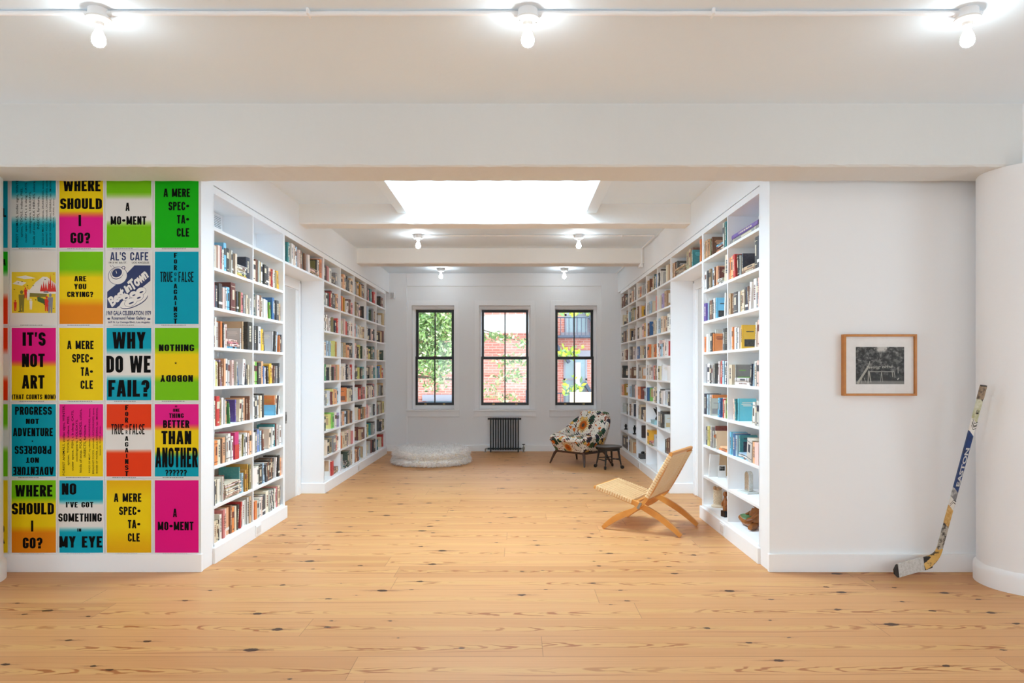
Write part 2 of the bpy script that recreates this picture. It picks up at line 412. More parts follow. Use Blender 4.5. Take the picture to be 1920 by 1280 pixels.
def mk_glass(name='window_glass', ior=1.45, tint=(.97, .985, .98, 1)):
    m = bpy.data.materials.new(name); m.use_nodes = True; nt = m.node_tree; nt.nodes.remove(nt.nodes['Principled BSDF'])
    out = nt.nodes['Material Output']; t = nt.nodes.new('ShaderNodeBsdfTransparent'); gl = nt.nodes.new('ShaderNodeBsdfGlossy'); gl.inputs['Roughness'].default_value = .02
    fr = nt.nodes.new('ShaderNodeFresnel'); fr.inputs[0].default_value = ior; mx = nt.nodes.new('ShaderNodeMixShader')
    t.inputs[0].default_value = tint
    nt.links.new(fr.outputs[0], mx.inputs[0]); nt.links.new(t.outputs[0], mx.inputs[1]); nt.links.new(gl.outputs[0], mx.inputs[2]); nt.links.new(mx.outputs[0], out.inputs[0])
    return m
GLASS = mk_glass(); MUSEUM = mk_glass('low_reflection_glass', 1.12, (1, 1, 1, 1))

# ------------------------------------------------------------------ the room
XL, XR = -2.323, 1.874          # faces of the left and right bookcases
SD = .28                        # shelf depth
YF, YB = 5.04, 12.60            # front partitions, back wall
ZC, ZT = 3.275, 2.90            # ceiling, top of the bookcases
def struct(name, mb, m, label, cat, smooth=False, bevel=0, parent=None):
    o = mb.build(name, m, parent, smooth, bevel)
    if not parent: tag(o, label, cat, kind='structure')
    return o
struct('floor', MB().box(-5.6, 5.6, -4.1, 13.1, -.06, 0), FLOOR, 'wide honey coloured pine plank floor with dark knots', 'floor')
c = MB()
c.box(-5.6, 5.6, -4.1, 5.35, ZC, ZC+.2); c.box(-5.6, -1.17, 5.35, 7.34, ZC, ZC+.2); c.box(.75, 5.6, 5.35, 7.34, ZC, ZC+.2); c.box(-5.6, 5.6, 7.34, 13.1, ZC, ZC+.2)
c.box(-1.30, -1.17, 5.23, 7.46, ZC+.2, 5.2); c.box(.75, .88, 5.23, 7.46, ZC+.2, 5.2); c.box(-1.17, .75, 5.23, 5.35, ZC+.2, 5.2); c.box(-1.17, .75, 7.34, 7.46, ZC+.2, 5.2)
struct('ceiling', c, CEIL, 'white painted ceiling slab with a deep skylight well', 'ceiling')
sk = thing('window_4', 'skylight glazing closing the top of the white well', 'skylight', (-.21, 6.35, 5.2), kind='structure')
MB().box(-.96, .96, -1.0, 1.0, 0, .02).build('pane', GLASS, sk)
m = MB(); m.box(-1.02, -.96, -1.08, 1.08, -.0, .06); m.box(.96, 1.02, -1.08, 1.08, 0, .06); m.box(-.96, .96, -1.08, -1.0, 0, .06); m.box(-.96, .96, 1.0, 1.08, 0, .06)
m.build('skylight_frame', TRIM, sk)
for x0, x1, lab in ((-1.27, -1.17, 'white boxed joist along the poster side of the skylight'), (.75, .87, 'white boxed joist along the picture side of the skylight')):
    struct('ceiling_joist', MB().box(x0, x1, 4.96, 7.34, 3.175, ZC+.01), CEIL, lab, 'ceiling joist', bevel=.006)
def rough_box(x0, x1, y0, y1, z0, z1, nx, amp, seed):
    """beam with slightly uneven plastered arrises"""
    rnd = random.Random(seed); mb = MB(); ring = []
    for i in range(nx+1):
        x = x0+(x1-x0)*i/nx
        j = lambda: rnd.uniform(-amp, amp)
        r = .012
        ring.append([(x, y0, z1), (x, y0+j()*.5, z0+r+j()), (x, y0+r+j(), z0+j()*.6), (x, y1-r+j(), z0+j()*.6), (x, y1+j()*.5, z0+r+j()), (x, y1, z1)])
    vs = [p for q in ring for p in q]; n = 6
    fs = [(i*n+k, (i+1)*n+k, (i+1)*n+(k+1) % n, i*n+(k+1) % n) for i in range(nx) for k in range(n)]
    fs += [list(range(n)), list(range(nx*n+n-1, nx*n-1, -1))]
    return mb.add(vs, fs)
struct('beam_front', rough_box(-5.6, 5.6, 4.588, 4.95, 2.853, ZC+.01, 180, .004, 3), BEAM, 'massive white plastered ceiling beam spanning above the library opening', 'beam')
struct('beam_middle', rough_box(XL-.2, XR+.2, 7.34, 7.60, 3.06, ZC+.01, 70, .003, 4), NEUT, 'white ceiling beam at the far edge of the skylight', 'beam')
struct('beam_rear', rough_box(XL-.2, XR+.2, 10.0, 10.30, 3.052, ZC+.01, 70, .003, 5), NEUT, 'white ceiling beam nearest the three windows', 'beam')
def column(name, cx, cy, label, top_dx):
    o = thing(name, label, 'column', (cx, cy, 0), kind='structure')
    rnd = random.Random(cx)
    def cyl(prof, n, amp, dx=0):
        mb = MB(); vs = []
        ph = [rnd.uniform(0, 6) for _ in range(4)]
        for r, z in prof:
            for j in range(n):
                q = 2*PI*j/n
                rr = r+amp*(math.sin(3*q+ph[0]+z*1.3)+.7*math.sin(7*q+ph[1]-z*2.1)+.6*math.sin(11*q+ph[2]+z*.7))
                vs.append((dx+rr*math.cos(q), rr*math.sin(q), z))
        k = len(prof)
        fs = [(i*n+j, i*n+(j+1) % n, (i+1)*n+(j+1) % n, (i+1)*n+j) for i in range(k-1) for j in range(n)]
        fs += [list(range(n-1, -1, -1)), list(range((k-1)*n, k*n))]
        return mb.add(vs, fs)
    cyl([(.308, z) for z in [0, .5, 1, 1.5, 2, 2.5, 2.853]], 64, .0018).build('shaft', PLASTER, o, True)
    cyl([(.328, 0), (.329, .10), (.325, .125), (.305, .145)], 64, .0008).build('base_ring', TRIM, o, True)
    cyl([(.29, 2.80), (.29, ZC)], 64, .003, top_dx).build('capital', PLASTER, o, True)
column('column_right', 3.56, 4.73, 'round white plastered column behind the leaning hockey stick', .10)
column('column_left', -3.935, 4.73, 'round white plastered column cut off beside the posters', -.10)
struct('wall_left_front', MB().box(-5.6, XL, YF, 5.25, 0, ZC), WALL, 'white partition wall covered with the bright posters', 'wall')
struct('wall_right_front', MB().box(XR, 5.6, YF, 5.25, 0, ZC), WALL, 'plain white wall holding the framed photograph', 'wall')
w = MB(); w.box(XL-.5, XL-SD, 5.25, YB+.5, 0, ZC); w.box(XL-SD, XL-.006, 5.25, YB+.1, ZT+.012, ZC)
struct('wall_left', w, WALL, 'white wall behind and above the poster-side bookcases', 'wall')
w = MB(); w.box(XR+SD, XR+.5, 5.25, YB+.5, 0, ZC); w.box(XR+.006, XR+SD, 5.25, YB+.1, ZT+.012, ZC)
struct('wall_right', w, WALL, 'white wall behind and above the picture-side bookcases', 'wall')
# back wall with three window openings
WIN = [(-1.919, -1.135), (-.676, .272), (.722, 1.497)]; WZ0, WZ1 = .770, 2.685
w = MB(); xs = [XL-.5]+[v for p in WIN for v in p]+[XR+.5]
for i in range(0, len(xs)-1, 2): w.box(xs[i], xs[i+1], YB, YB+.32, WZ0, WZ1)
w.box(xs[0], xs[-1], YB, YB+.32, 0, WZ0); w.box(xs[0], xs[-1], YB, YB+.32, WZ1, ZC)
struct('wall_back', w, WALL, 'white back wall with three sash windows', 'wall')
t = MB(); t.box(XL-.3, -2.005, YB-.028, YB+.01, .11, ZC); t.box(1.575, XR+.3, YB-.028, YB+.01, .11, ZC); t.box(-2.005, 1.575, YB-.028, YB+.01, 3.04, ZC)
struct('trim_1', t, WALL, 'shallow white panelled surround framing the window bay', 'trim', bevel=.004)
struct('baseboard_back', MB().box(XL-SD, XR+SD, YB-.045, YB+.01, 0, .112), TRIM, 'white baseboard under the three sash windows', 'baseboard', bevel=.003)
struct('baseboard_left_front', MB().box(-5.6, XL+.012, YF-.022, YF+.01, 0, .132), TRIM, 'white baseboard under the poster wall', 'baseboard', bevel=.003)
struct('baseboard_right_front', MB().box(XR-.012, 5.6, YF-.022, YF+.01, 0, .132), TRIM, 'white baseboard under the framed photograph wall', 'baseboard', bevel=.003)
# shell of the front room around the camera
struct('wall_left_side', MB().box(-5.7, -5.5, -4.1, .5, 0, ZC).box(-5.7, -5.5, 2.7, 5.25, 0, ZC).box(-5.7, -5.5, .5, 2.7, 0, .5).box(-5.7, -5.5, .5, 2.7, 1.9, ZC), WALL, 'white side wall out of view beyond the cut-off column', 'wall')
struct('wall_right_side', MB().box(5.5, 5.7, -4.1, .5, 0, ZC).box(5.5, 5.7, 2.7, 5.25, 0, ZC).box(5.5, 5.7, .5, 2.7, 0, .5).box(5.5, 5.7, .5, 2.7, 1.9, ZC), WALL, 'white side wall out of view beyond the round column', 'wall')
w = MB(); xs = [-5.6, -4.0, -2.4, -.5, 1.1, 2.8, 4.4, 5.6]
for i in range(0, 8, 2): w.box(xs[i], xs[i+1], -4.1, -3.95, .7, 2.8)
w.box(-5.6, 5.6, -4.1, -3.95, 0, .7); w.box(-5.6, 5.6, -4.1, -3.95, 2.8, ZC)
struct('wall_front', w, WALL, 'white rear wall with tall windows behind the viewer', 'wall')
# ------------------------------------------------------------------ bookcases
ROWC = [2.575, 2.268, 1.960, 1.652, 1.346, 1.038, .732, .427, .134]     # centres of the shelf boards, top to bottom
SHT = .024; ZU = 2.845                                                  # board thickness, underside of the top board
DIVN = [5.25, 6.04, 6.83]; DIVF = [8.27, 9.05, 9.83, 10.61, 11.39, 12.17]
def bookcase(side, divs, y0, y1, label, plinth_y0=None):
    xf = XL if side < 0 else XR; s = -side                               # s: direction from the back towards the room
    xb = xf-s*SD
    X = lambda a, b: (min(a, b), max(a, b))
    t = thing('bookcase', label, 'bookcase', (0, 0, 0))
    c = MB()
    c.box(*X(xb, xb+s*.012), y0, y1, .1, ZT)                             # back panel
    c.box(*X(xb, xf), y0, y1, ZU, ZT)                                    # top board
    for y, a, b in ((divs[0], y0, divs[0]+.011), (divs[-1], divs[-1]-.011, y1)):
        c.box(*X(xb, xf), a, b, 0, ZU)                                   # end panels
    c.build('carcass', SHELF, t, bevel=.0015)
    for y in divs[1:-1]: MB().box(*X(xb+s*.012, xf), y-.011, y+.011, .146, ZU).build('divider', SHELF, t, bevel=.0015)
    for ya, yb in zip(divs[:-1], divs[1:]):
        for z in ROWC[:-1]: MB().box(*X(xb+s*.012, xf-s*.001), ya+.011, yb-.011, z-SHT/2, z+SHT/2).build('shelf', SHELF, t, bevel=.0015)
    p = MB(); p.box(*X(xb, xf+s*.0), divs[0], divs[-1], .100, .146); p.box(*X(xb, xf+s*.02), y0-.016, y1+.02, 0, .122)
    p.build('plinth', TRIM, t, bevel=.003)
    return t
def bridge(side, label):
    xf = XL if side < 0 else XR; s = -side; xb = xf-s*SD; X = lambda a, b: (min(a, b), max(a, b))
    t = thing('bridging_shelf', label, 'shelf')
    MB().box(*X(xb, xf), 6.87, 8.25, ROWC[0]-SHT/2, ROWC[0]+SHT/2).build('shelf', SHELF, t, bevel=.0015)
    MB().box(*X(xb, xf), 6.87, 8.25, ZU, ZT).build('top_board', SHELF, t, bevel=.0015)
    MB().box(*X(xb, xb+s*.012), 6.87, 8.25, ROWC[0], ZU).build('back_panel', SHELF, t)
bookcase(-1, DIVN, 5.245, 6.87, 'white two-bay bookcase beside the colourful posters')
bookcase(-1, DIVF, 8.25, 12.20, 'white five-bay bookcase between the doorway and the fluffy floor cushion')
bookcase(1, DIVN, 5.245, 6.87, 'white two-bay bookcase around the corner from the framed photograph')
bookcase(1, DIVF, 8.25, 12.20, 'white five-bay bookcase behind the low stool and the woven chair')
bridge(-1, 'white bridging shelf of books over the doorway on the poster side')
bridge(1, 'white bridging shelf of magazines over the doorway behind the woven chair')

# doorways between the bookcases
for n, side, lab in ((1, -1, 'white doorway with a pocket door between the poster-side bookcases'), (2, 1, 'white doorway between the picture-side bookcases behind the woven chair')):
    xw = (XL-SD) if side < 0 else (XR+SD); s = -side; X = lambda a, b: (min(a, b), max(a, b))
    d = thing(f'door_{n}', lab, 'doorway', kind='structure')
    m = MB()
    for a, b in ((6.90, 6.99), (8.12, 8.21)): m.box(*X(xw, xw+s*.022), a, b, 0, 2.53)
    m.box(*X(xw, xw+s*.022), 6.99, 8.12, 2.44, 2.53)
    for a, b in ((6.96, 7.0), (8.11, 8.15)): m.box(*X(xw, xw+s*.010), a, b, 0, 2.44)
    m.build('casing', TRIM, d, bevel=.004)
    m = MB(); m.box(*X(xw+s*.0005, xw+s*.004), 7.0, 8.055, .005, 2.43); m.build('leaf', simple('grey_white_door_paint', (214, 213, 211), .45), d)
    m = MB(); m.box(*X(xw+s*.0005, xw+s*.007), 8.055, 8.11, .0, 2.44); m.build('jamb', TRIM, d)
    m = MB(); m.box(*X(xw+s*.004, xw+s*.0065), 7.70, 7.745, .885, 1.015); l = m.build('edge_pull', STEEL, d)
    MB().box(*X(xw+s*.0065, xw+s*.008), 7.712, 7.733, .915, .985).build('pull_recess', BLACK, l)

# ventilation grille, outlets, junction box
v = thing('air_vent', 'small white louvred vent in the empty top shelf by the posters', 'vent', (XL-SD+.012, 5.89, 2.77))
m = MB(); m.box(0, .006, -.10, .10, -.062, .062); m.build('backing', simple('vent_shadow_grey', (120, 120, 120), .6), v)
m = MB(); m.box(.006, .012, -.10, -.085, -.062, .062); m.box(.006, .012, .085, .10, -.062, .062); m.box(.006, .012, -.085, .085, .052, .062); m.box(.006, .012, -.085, .085, -.062, -.052)
for k in range(7): m.box(.006, .012, -.085, .085, -.046+k*.0145, -.039+k*.0145)
m.build('louvre', TRIM, v)
def outlet(side, y, lab):
    xf = (XL+.02) if side < 0 else (XR-.02); s = -side; X = lambda a, b: (min(a, b), max(a, b))
    t = thing('outlet_cover', lab, 'outlet', (xf, y, .0655))
    MB().box(*X(0, s*.007), -.062, .062, -.048, .044).build('plate', TRIM, t, bevel=.002)
    m = MB(); m.box(*X(s*.007, s*.0095), -.05, .05, -.034, .030); m.build('socket_insert', simple('outlet_white', (226, 226, 225), .4), t, bevel=.001)
outlet(-1, 6.10, 'white outlet cover on the plinth under the poster-side near bookcase')
outlet(1, 6.12, 'white outlet cover on the plinth under the carved wooden figure')
outlet(-1, 9.97, 'white outlet cover on the plinth of the far poster-side bookcase')
outlet(1, 10.25, 'white outlet cover on the plinth behind the low stool')
b = thing('junction_box', 'small white wall box at the top end of the far poster-side bookcase', 'wall box', (-2.26, 12.52, 2.86))
MB().box(-.045, .045, -.03, .05, -.06, .06).build('housing', TRIM, b, bevel=.004)
m = MB(); m.box(-.032, -.004, -.045, -.03, -.05, .05); m.box(.006, .034, -.045, -.03, -.05, .05); m.build('cover', simple('switch_grey', (196, 196, 196), .4), b, bevel=.002)

# ------------------------------------------------------------------ ceiling lights and conduit
def ceiling_light(x, y, label, group):
    t = thing('ceiling_light', label, 'ceiling light', (x, y, ZC), 0, group)
    m = MB(); m.lathe([(.049, 0), (.050, -.036), (.047, -.040)], 28)
    for sx in (-1, 1): m.tube([(sx*.045, 0, -.018), (sx*.068, 0, -.018)], .015, 12)
    m.build('mounting_box', TRIM, t, True)
    h = MB().lathe([(.050, -.040), (.059, -.042), (.060, -.050), (.054, -.056), (.030, -.058), (.024, -.062), (.0225, -.078), (.019, -.080), (.0, -.080)], 32).build('lampholder', PORC, t, True)
    for q, dx, dy in ((0, .042, .010), (1, -.040, -.014)): MB().lathe([(.005, -.0565), (.005, -.0545-.004)], 8, (dx, dy, 0)).build('screw', STEEL, h)
    MB().lathe([(.0135, -.078), (.0145, -.092), (.018, -.106), (.026, -.122), (.031, -.138), (.0325, -.150), (.0305, -.163), (.024, -.174), (.013, -.1805), (.0, -.182)], 28).build('bulb', BULB if y < 5 else BULB2, t, True)
G1 = 'bare bulbs along the conduit of the front ceiling'
ceiling_light(-2.077, 3.40, 'bare bulb ceiling light on the front conduit, nearest the posters', G1)
ceiling_light(.06, 3.40, 'bare bulb ceiling light at the middle of the front conduit', G1)
ceiling_light(2.25, 3.40, 'bare bulb ceiling light on the front conduit, nearest the round column', G1)
G2 = 'bare bulbs on the library ceiling'
ceiling_light(-1.286, 9.0, 'bare bulb between middle and rear beams, on the poster side', G2)
ceiling_light(.83, 9.0, 'bare bulb between middle and rear beams, on the picture side', G2)
ceiling_light(-1.31, 11.95, 'bare bulb above the fluffy floor cushion, beyond the rear beam', G2)
ceiling_light(.85, 11.95, 'bare bulb above the patterned armchair, beyond the rear beam', G2)
def fillet(P, r=.06, n=5):
    P = [Vector(p) for p in P]; out = [P[0]]
    for a, b, c in zip(P, P[1:], P[2:]):
        u = (a-b).normalized()*r; v = (c-b).normalized()*r
        for i in range(n+1):
            q = i/n; out.append((b+u)*(1-q)**2+b*2*q*(1-q)+(b+v)*q*q)
    return out+[P[-1]]
cd = thing('conduit', 'thin white electrical conduit running across the front ceiling', 'conduit', (0, 3.40, ZC-.0135))
m = MB()
for a, b in ((-5.5, -2.14), (-2.01, -.005), (.125, 2.185)):
    n = 14; m.tube([(a+(b-a)*i/n, 0, -.0035*math.sin(PI*i/n)*(1+.5*math.sin(i*2.1))) for i in range(n+1)], .0125, 10)
m.build('pipe', TRIM, cd, True)
for x in (-1.03, .98): MB().box(x-.007, x+.007, -.03, .03, -.016, .0135).build('clip', TRIM, cd, bevel=.004)
c2 = thing('conduit', 'white conduit bending over the rear beam beside the picture-side bookcase', 'conduit')
xw = XR-.035
MB().tube([(-1.22, 9.0, ZC-.012), (.77, 9.0, ZC-.012)], .011, 10).tube(fillet([(.89, 9.0, ZC-.012), (xw, 9.0, ZC-.012), (xw, 9.975, ZC-.012), (xw, 9.975, 3.03), (xw, 10.33, 3.03), (xw, 10.33, ZC-.012), (xw, 12.5, ZC-.012)]), .011, 10).build('pipe', TRIM, c2, True)
for p in ((-.4, 9.0, ZC-.012), (1.4, 9.0, ZC-.012)): MB().box(p[0]-.008, p[0]+.008, p[1]-.02, p[1]+.02, p[2]-.015, ZC).build('clip', TRIM, c2, bevel=.003)
MB().box(xw-.02, xw+.03, 10.0, 10.12, 3.0, 3.05).build('elbow_fitting', TRIM, c2, bevel=.008)

# ------------------------------------------------------------------ books
CM = dict(cr=(232, 218, 192), wh=(240, 238, 233), iv=(236, 230, 214), pk=(218, 128, 128), pl=(240, 210, 200), rd=(206, 40, 36), dr=(112, 38, 32), mg=(214, 22, 124),
    o=(232, 132, 60), pe=(240, 180, 132), ye=(240, 188, 36), ly=(230, 220, 130), go=(200, 150, 40), gn=(44, 140, 72), lg=(128, 200, 80), dg=(42, 74, 54),
    te=(36, 140, 146), tq=(90, 196, 212), sk=(118, 200, 236), lb=(176, 208, 228), bl=(36, 106, 170), pb=(120, 140, 206), nv=(28, 40, 66), bk=(30, 29, 31),
    ch=(66, 66, 72), gr=(146, 148, 150), lt=(205, 206, 203), br=(124, 78, 54), tn=(204, 172, 130), kh=(160, 142, 102), pu=(98, 66, 160), la=(176, 158, 204), ol=(132, 124, 56))
CW = dict(cr='cream', wh='white', iv='ivory', pk='pink', pl='pale pink', rd='red', dr='dark red', mg='magenta', o='orange', pe='peach', ye='yellow', ly='pale yellow', go='mustard',
    gn='green', lg='lime green', dg='dark green', te='teal', tq='turquoise', sk='sky blue', lb='pale blue', bl='blue', pb='periwinkle', nv='navy', bk='black', ch='charcoal', gr='grey', lt='light grey',
    br='brown', tn='tan', kh='khaki', pu='purple', la='lavender', ol='olive')
DARK = set('rd dr mg gn dg te bl nv bk ch br pu ol gr pb'.split())
BR = random.Random(11)
ORD = 'zeroth first second third fourth fifth sixth seventh eighth ninth tenth eleventh twelfth thirteenth fourteenth fifteenth sixteenth seventeenth eighteenth nineteenth twentieth twenty-first twenty-second twenty-third twenty-fourth'.split()
def jit(c, a=10):
    d = BR.uniform(-a, a)
    return lin(tuple(max(0, min(255, x+d+BR.uniform(-4, 4))) for x in CM[c]))
def book_geo(cover, pages, t, d, h, col, acc, style, M=None, pcol=None):
    """book standing on z=0, spine at y=0 facing -y, thickness along x"""
    b = min(.003, t*.16)
    cover.box(0, b, 0, d, 0, h, 0, col, M).box(t-b, t, 0, d, 0, h, 0, col, M)
    n = 4; arc = [(t*i/n, -.0035*math.sin(PI*i/n)-.0002) for i in range(n+1)]
    cover.prism(arc+[(t, b), (0, b)], 0, h, 'z', 0, col, M)
    if pages is not None: pages.box(b, t-b, b, d-.004, .0025, h-.0035, 0, pcol, M)
    e = -.0042
    def lab(x0, x1, z0, z1, c): cover.box(t*x0, t*x1, e, .0, h*z0, h*z1, 0, c, M)
    if style == 'band': lab(.0, 1, .17, .27, acc)
    elif style == 'half': lab(0, 1, .0, .54, acc)
    elif style == 'dash' and t > .008:
        z = .30
        while z < .8:
            l = BR.uniform(.02, .07); lab(.33, .67, z, z+l, acc); z += l+BR.uniform(.012, .03)
    elif style == 'block' and t > .01: lab(.12, .88, .58, .82, acc); lab(.3, .7, .1, .15, acc)
    elif style == 'lines' and t > .01: lab(.05, .95, .86, .88, acc); lab(.05, .95, .12, .14, acc); lab(.3, .7, .4, .75, acc)
def cover_design(cover, t, d, h, acc, M, design):
    """printing on the front board (x = t side)"""
    neg = design[0] == '-'; design = design.lstrip('-')
    def r(y0, y1, z0, z1, c, e=.0004): cover.box(*((-e, 0) if neg else (t, t+e)), d*y0, d*y1, h*z0, h*z1, 0, c, M)
    if design == 'title':
        for k, (a, b) in enumerate(((.2, .8), (.15, .7), (.25, .75))): r(a, b, .80-k*.07, .835-k*.07, acc)
    elif design == 'panel': r(.18, .82, .25, .72, acc); r(.2, .8, .82, .87, acc)
    elif design == 'stripe': r(0, 1, .62, .78, acc)
    elif design == 'picture': r(.06, .94, .30, .94, acc)
    elif design == 'low': r(.1, .9, .1, .4, acc); r(.2, .6, .7, .74, acc)

def orient(side, kind):
    """local book axes -> world: spine towards the room"""
    if kind == 'spine': return Matrix.Rotation(PI/2 if side < 0 else -PI/2, 4, 'Z')
    return None
def place(side, kind, yc0, yc1, z, d, t, h, setback, lean):
    """world matrix of an upright book whose spine occupies world Y interval yc0..yc1"""
    xf = XL if side < 0 else XR; s = -side
    x = xf-s*setback
    R = orient(side, 'spine')
    y = yc0 if side < 0 else yc1
    M = Matrix.Translation((x, y, z)) @ R
    if lean:                               # lean about the spine's own axis; >0 tips towards local +x
        a = abs(lean)
        if lean > 0: M = M @ Matrix.Translation((t, 0, 0)) @ Matrix.Rotation(lean, 4, 'Y') @ Matrix.Translation((-t, 0, 0))
        else: M = M @ Matrix.Rotation(lean, 4, 'Y')
    return M

COUNT = [0]; PEND = []
def emit_book(stuff, label, t, d, h, c, style, M, acc=None, design=None, design_acc=None, group=None):
    col = jit(c); acc = acc or (lin((226, 216, 190)) if c in DARK else jit(BR.choice(['bk', 'br', 'nv', 'dr', 'ch']), 5))
    if isinstance(acc, str): acc = jit(acc, 4)
    if isinstance(design_acc, str): design_acc = jit(design_acc, 4)
    if stuff is not None:
        book_geo(stuff[0], stuff[1], t, d, h, col, acc, style, M)
        if design: cover_design(stuff[0], t, d, h, design_acc or acc, M, design)
        return
    s_px = F/max(4, M.translation.y)
    PEND.append(((t+(.6*d if design else .02))*h*s_px*s_px*(abs(M.translation.x)/M.translation.y), len(PEND), label, t, d, h, col, acc, style, M, design, design_acc, group))

def size_word(t, h):
    if h > .215: return 'tall'
    if t < .012: return 'thin'
    if t > .034: return 'thick'
    if h < .16: return 'small'
    return ''
def cell(side, y0, y1, row, spec, where=None, stuff=None, group=None):
    """fills one compartment from a list of tokens, in the order they appear in the photo.
       col[/flags] right% height_cm | _ right% | @col/acc/design right% height_cm (cover out, at the back) | S:c1,c2.. right% depth_cm"""
    xf = XL if side < 0 else XR; s = -side; xs = xf-s*.02
    z = (ROWC[row-1]+SHT/2) if row < 9 else .146
    ya, yb = (y0+.013, y1-.013)
    pa, pb = CX+xs*F/(ya if side < 0 else yb), CX+xs*F/(yb if side < 0 else ya)     # image-left and image-right ends
    Yat = lambda f: xs*F/(pa+(pb-pa)*f-CX)
    ceil_h = (ROWC[row-2]-SHT/2 if row > 1 else ZU)-z
    toks = spec.split(); cur = 0.0; k = 0; i = 0; seen_end = side < 0
    items = []
    while i < len(toks):
        tk = toks[i]; rt = float(toks[i+1])/100
        if tk == '_': cur = rt; i += 2; continue
        hh = float(toks[i+2])/100; i += 3
        if tk[0] == '@':
            nF = sum(1 for q in items if q[0] == 'F' and q[2] == cur); g_ = .034
            items.append(('F', tk[1:], (rt-g_ if side < 0 else cur+g_*nF), (rt if side < 0 else cur+g_*(nF+1)), hh, cur)); nfl = nF+1; flim = rt-g_; continue
        if tk.startswith('S:'):
            fs_ = [q for q in items if q[0] == 'F' and abs(q[5]-cur) < 1e-6]
            a_, b_2 = (cur, min([rt]+[q[2] for q in fs_])) if side < 0 else (max([cur]+[q[3] for q in fs_]), rt)
            items.append(('S', tk[2:], a_, b_2, hh, 0)); cur = rt; continue
        items.append(('B', tk, cur, rt, hh, 0)); cur = rt
    nb = sum(1 for q in items if q[0] == 'B')
    ku = 0; ksf = 0
    rowname = ORD[row]+' shelf down' if row > 1 else 'top shelf'
    for kind, tk, a, b, hh, _c in items:
        u0, u1 = sorted((Yat(a), Yat(b)))
        if kind == 'B':
            ku += 1
            p = tk.split('/'); c = p[0]; fl = p[1] if len(p) > 1 else ''
            t = max(.005, (u1-u0)-.0012); h = min(hh*1.10, ceil_h-.012)
            lean = 0
            if 'l' in fl or 'r' in fl:
                want = .115 if 'L' not in fl and 'R' not in fl else .16
                lean = min(want, max(0, (t-.008)/h)); t2 = max(.006, t-h*math.sin(lean))
                img_right = 1 if 'r' in fl else -1
                # image right is world +Y on the poster side and -Y on the picture side: local +x in both cases
                sgn = img_right
                lean = lean*sgn; t0 = t; t = t2
                if sgn > 0: off0 = (0, t0-t2)       # pivot corner at the far low side leaves room on the right
                else: off0 = (t0-t2, 0)
                if side < 0: u0, u1 = u0+off0[0], u1-off0[1]
                else: u0, u1 = u0+off0[1], u1-off0[0]
            d = min(.235, max(.115, h*BR.uniform(.66, .76)))
            sb = BR.uniform(.006, .03) if 'd' not in fl else .004
            sb = min(sb, SD-.02-d)
            M = place(side, 'spine', u0, u1, z, d, t, h, max(.002, sb), lean)
            style = 'band' if 'b' in fl else 'half' if 'h' in fl else BR.choice(['dash', 'dash', 'block', 'lines', '', 'dash'])
            acc = 'wh' if 'b' in fl else 'rd' if 'h' in fl else None
            lab = None
            if stuff is None:
                sz = size_word(t, h); n_from = ku if side < 0 else nb+1-ku
                lab = f"{sz} {CW[c]} book, {ORD[n_from]} from {where[0]}, {rowname}, {where[1]}".strip()
            emit_book(stuff, lab, t, d, h, c, style, M, acc, group=group)
        elif kind == 'F':
            p = tk.split('/'); c = p[0]; acc = p[1] if len(p) > 1 else 'wh'; des = p[2] if len(p) > 2 else 'title'
            h = min(hh*1.10, ceil_h-.012); t = max(.008, u1-u0-.0015); ksf += 1
            d = min(.235, max(.12, h*.78)); sb = .006+.03*(ksf == 1)
            M = place(side, 'spine', u0, u1, z, d, t, h, sb, 0)
            lab = None
            if stuff is None:
                lab = f"{CW[c]} book, cover showing at back, {rowname}, {where[1]}"
                if ksf > 1: lab = f"{CW[c]} book, cover showing in front, {rowname}, {where[1]}"
            emit_book(stuff, lab, t, d, h, c, 'dash', M, None, des if side > 0 else '-'+des, acc, group=group)
        else:
            cs = tk.split(','); tt = hh/len(cs); w = u1-u0-.004; zz = z
            for j, c in enumerate(cs):
                t = tt*BR.uniform(.85, 1.12)-.0008; ww = w*BR.uniform(.86, 1.0); d = min(.2, ww*.72 if ww < .2 else .145)
                y0_ = u0+BR.uniform(0, w-ww)
                # lying flat: spine still towards the room, height along world Y
                R = orient(side, 'spine')
                M = Matrix.Translation((xf-s*BR.uniform(.008, .03), y0_ if side < 0 else y0_+ww, zz)) @ R @ Matrix.Rotation(PI/2, 4, 'Y') @ Matrix.Translation((-t, 0, 0))
                lab = None
                if stuff is None:
                    pos = ['bottom', 'second from bottom', 'third from bottom', 'fourth from bottom', 'fifth from bottom', 'sixth from bottom', 'seventh from bottom', 'eighth from bottom'][j]
                    if j == len(cs)-1 and j > 0: pos = 'top'
                    lab = f"{CW[c]} book {pos} in stack, {rowname}, {where[1]}"
                    if len(cs) == 1: lab = f"{CW[c]} book lying flat alone, {rowname}, {where[1]}"
                emit_book(stuff, lab, t, d, ww, c, BR.choice(['dash', 'lines', 'block']), M, group=group)
                zz += t+.0008
LA = ('the posters', 'poster-side bookcase, poster bay'); LBb = ('the posters', 'poster-side bookcase, doorway bay')
GA = 'books in the bookcase beside the posters'; GR = 'books in the bookcase beside the framed photograph'
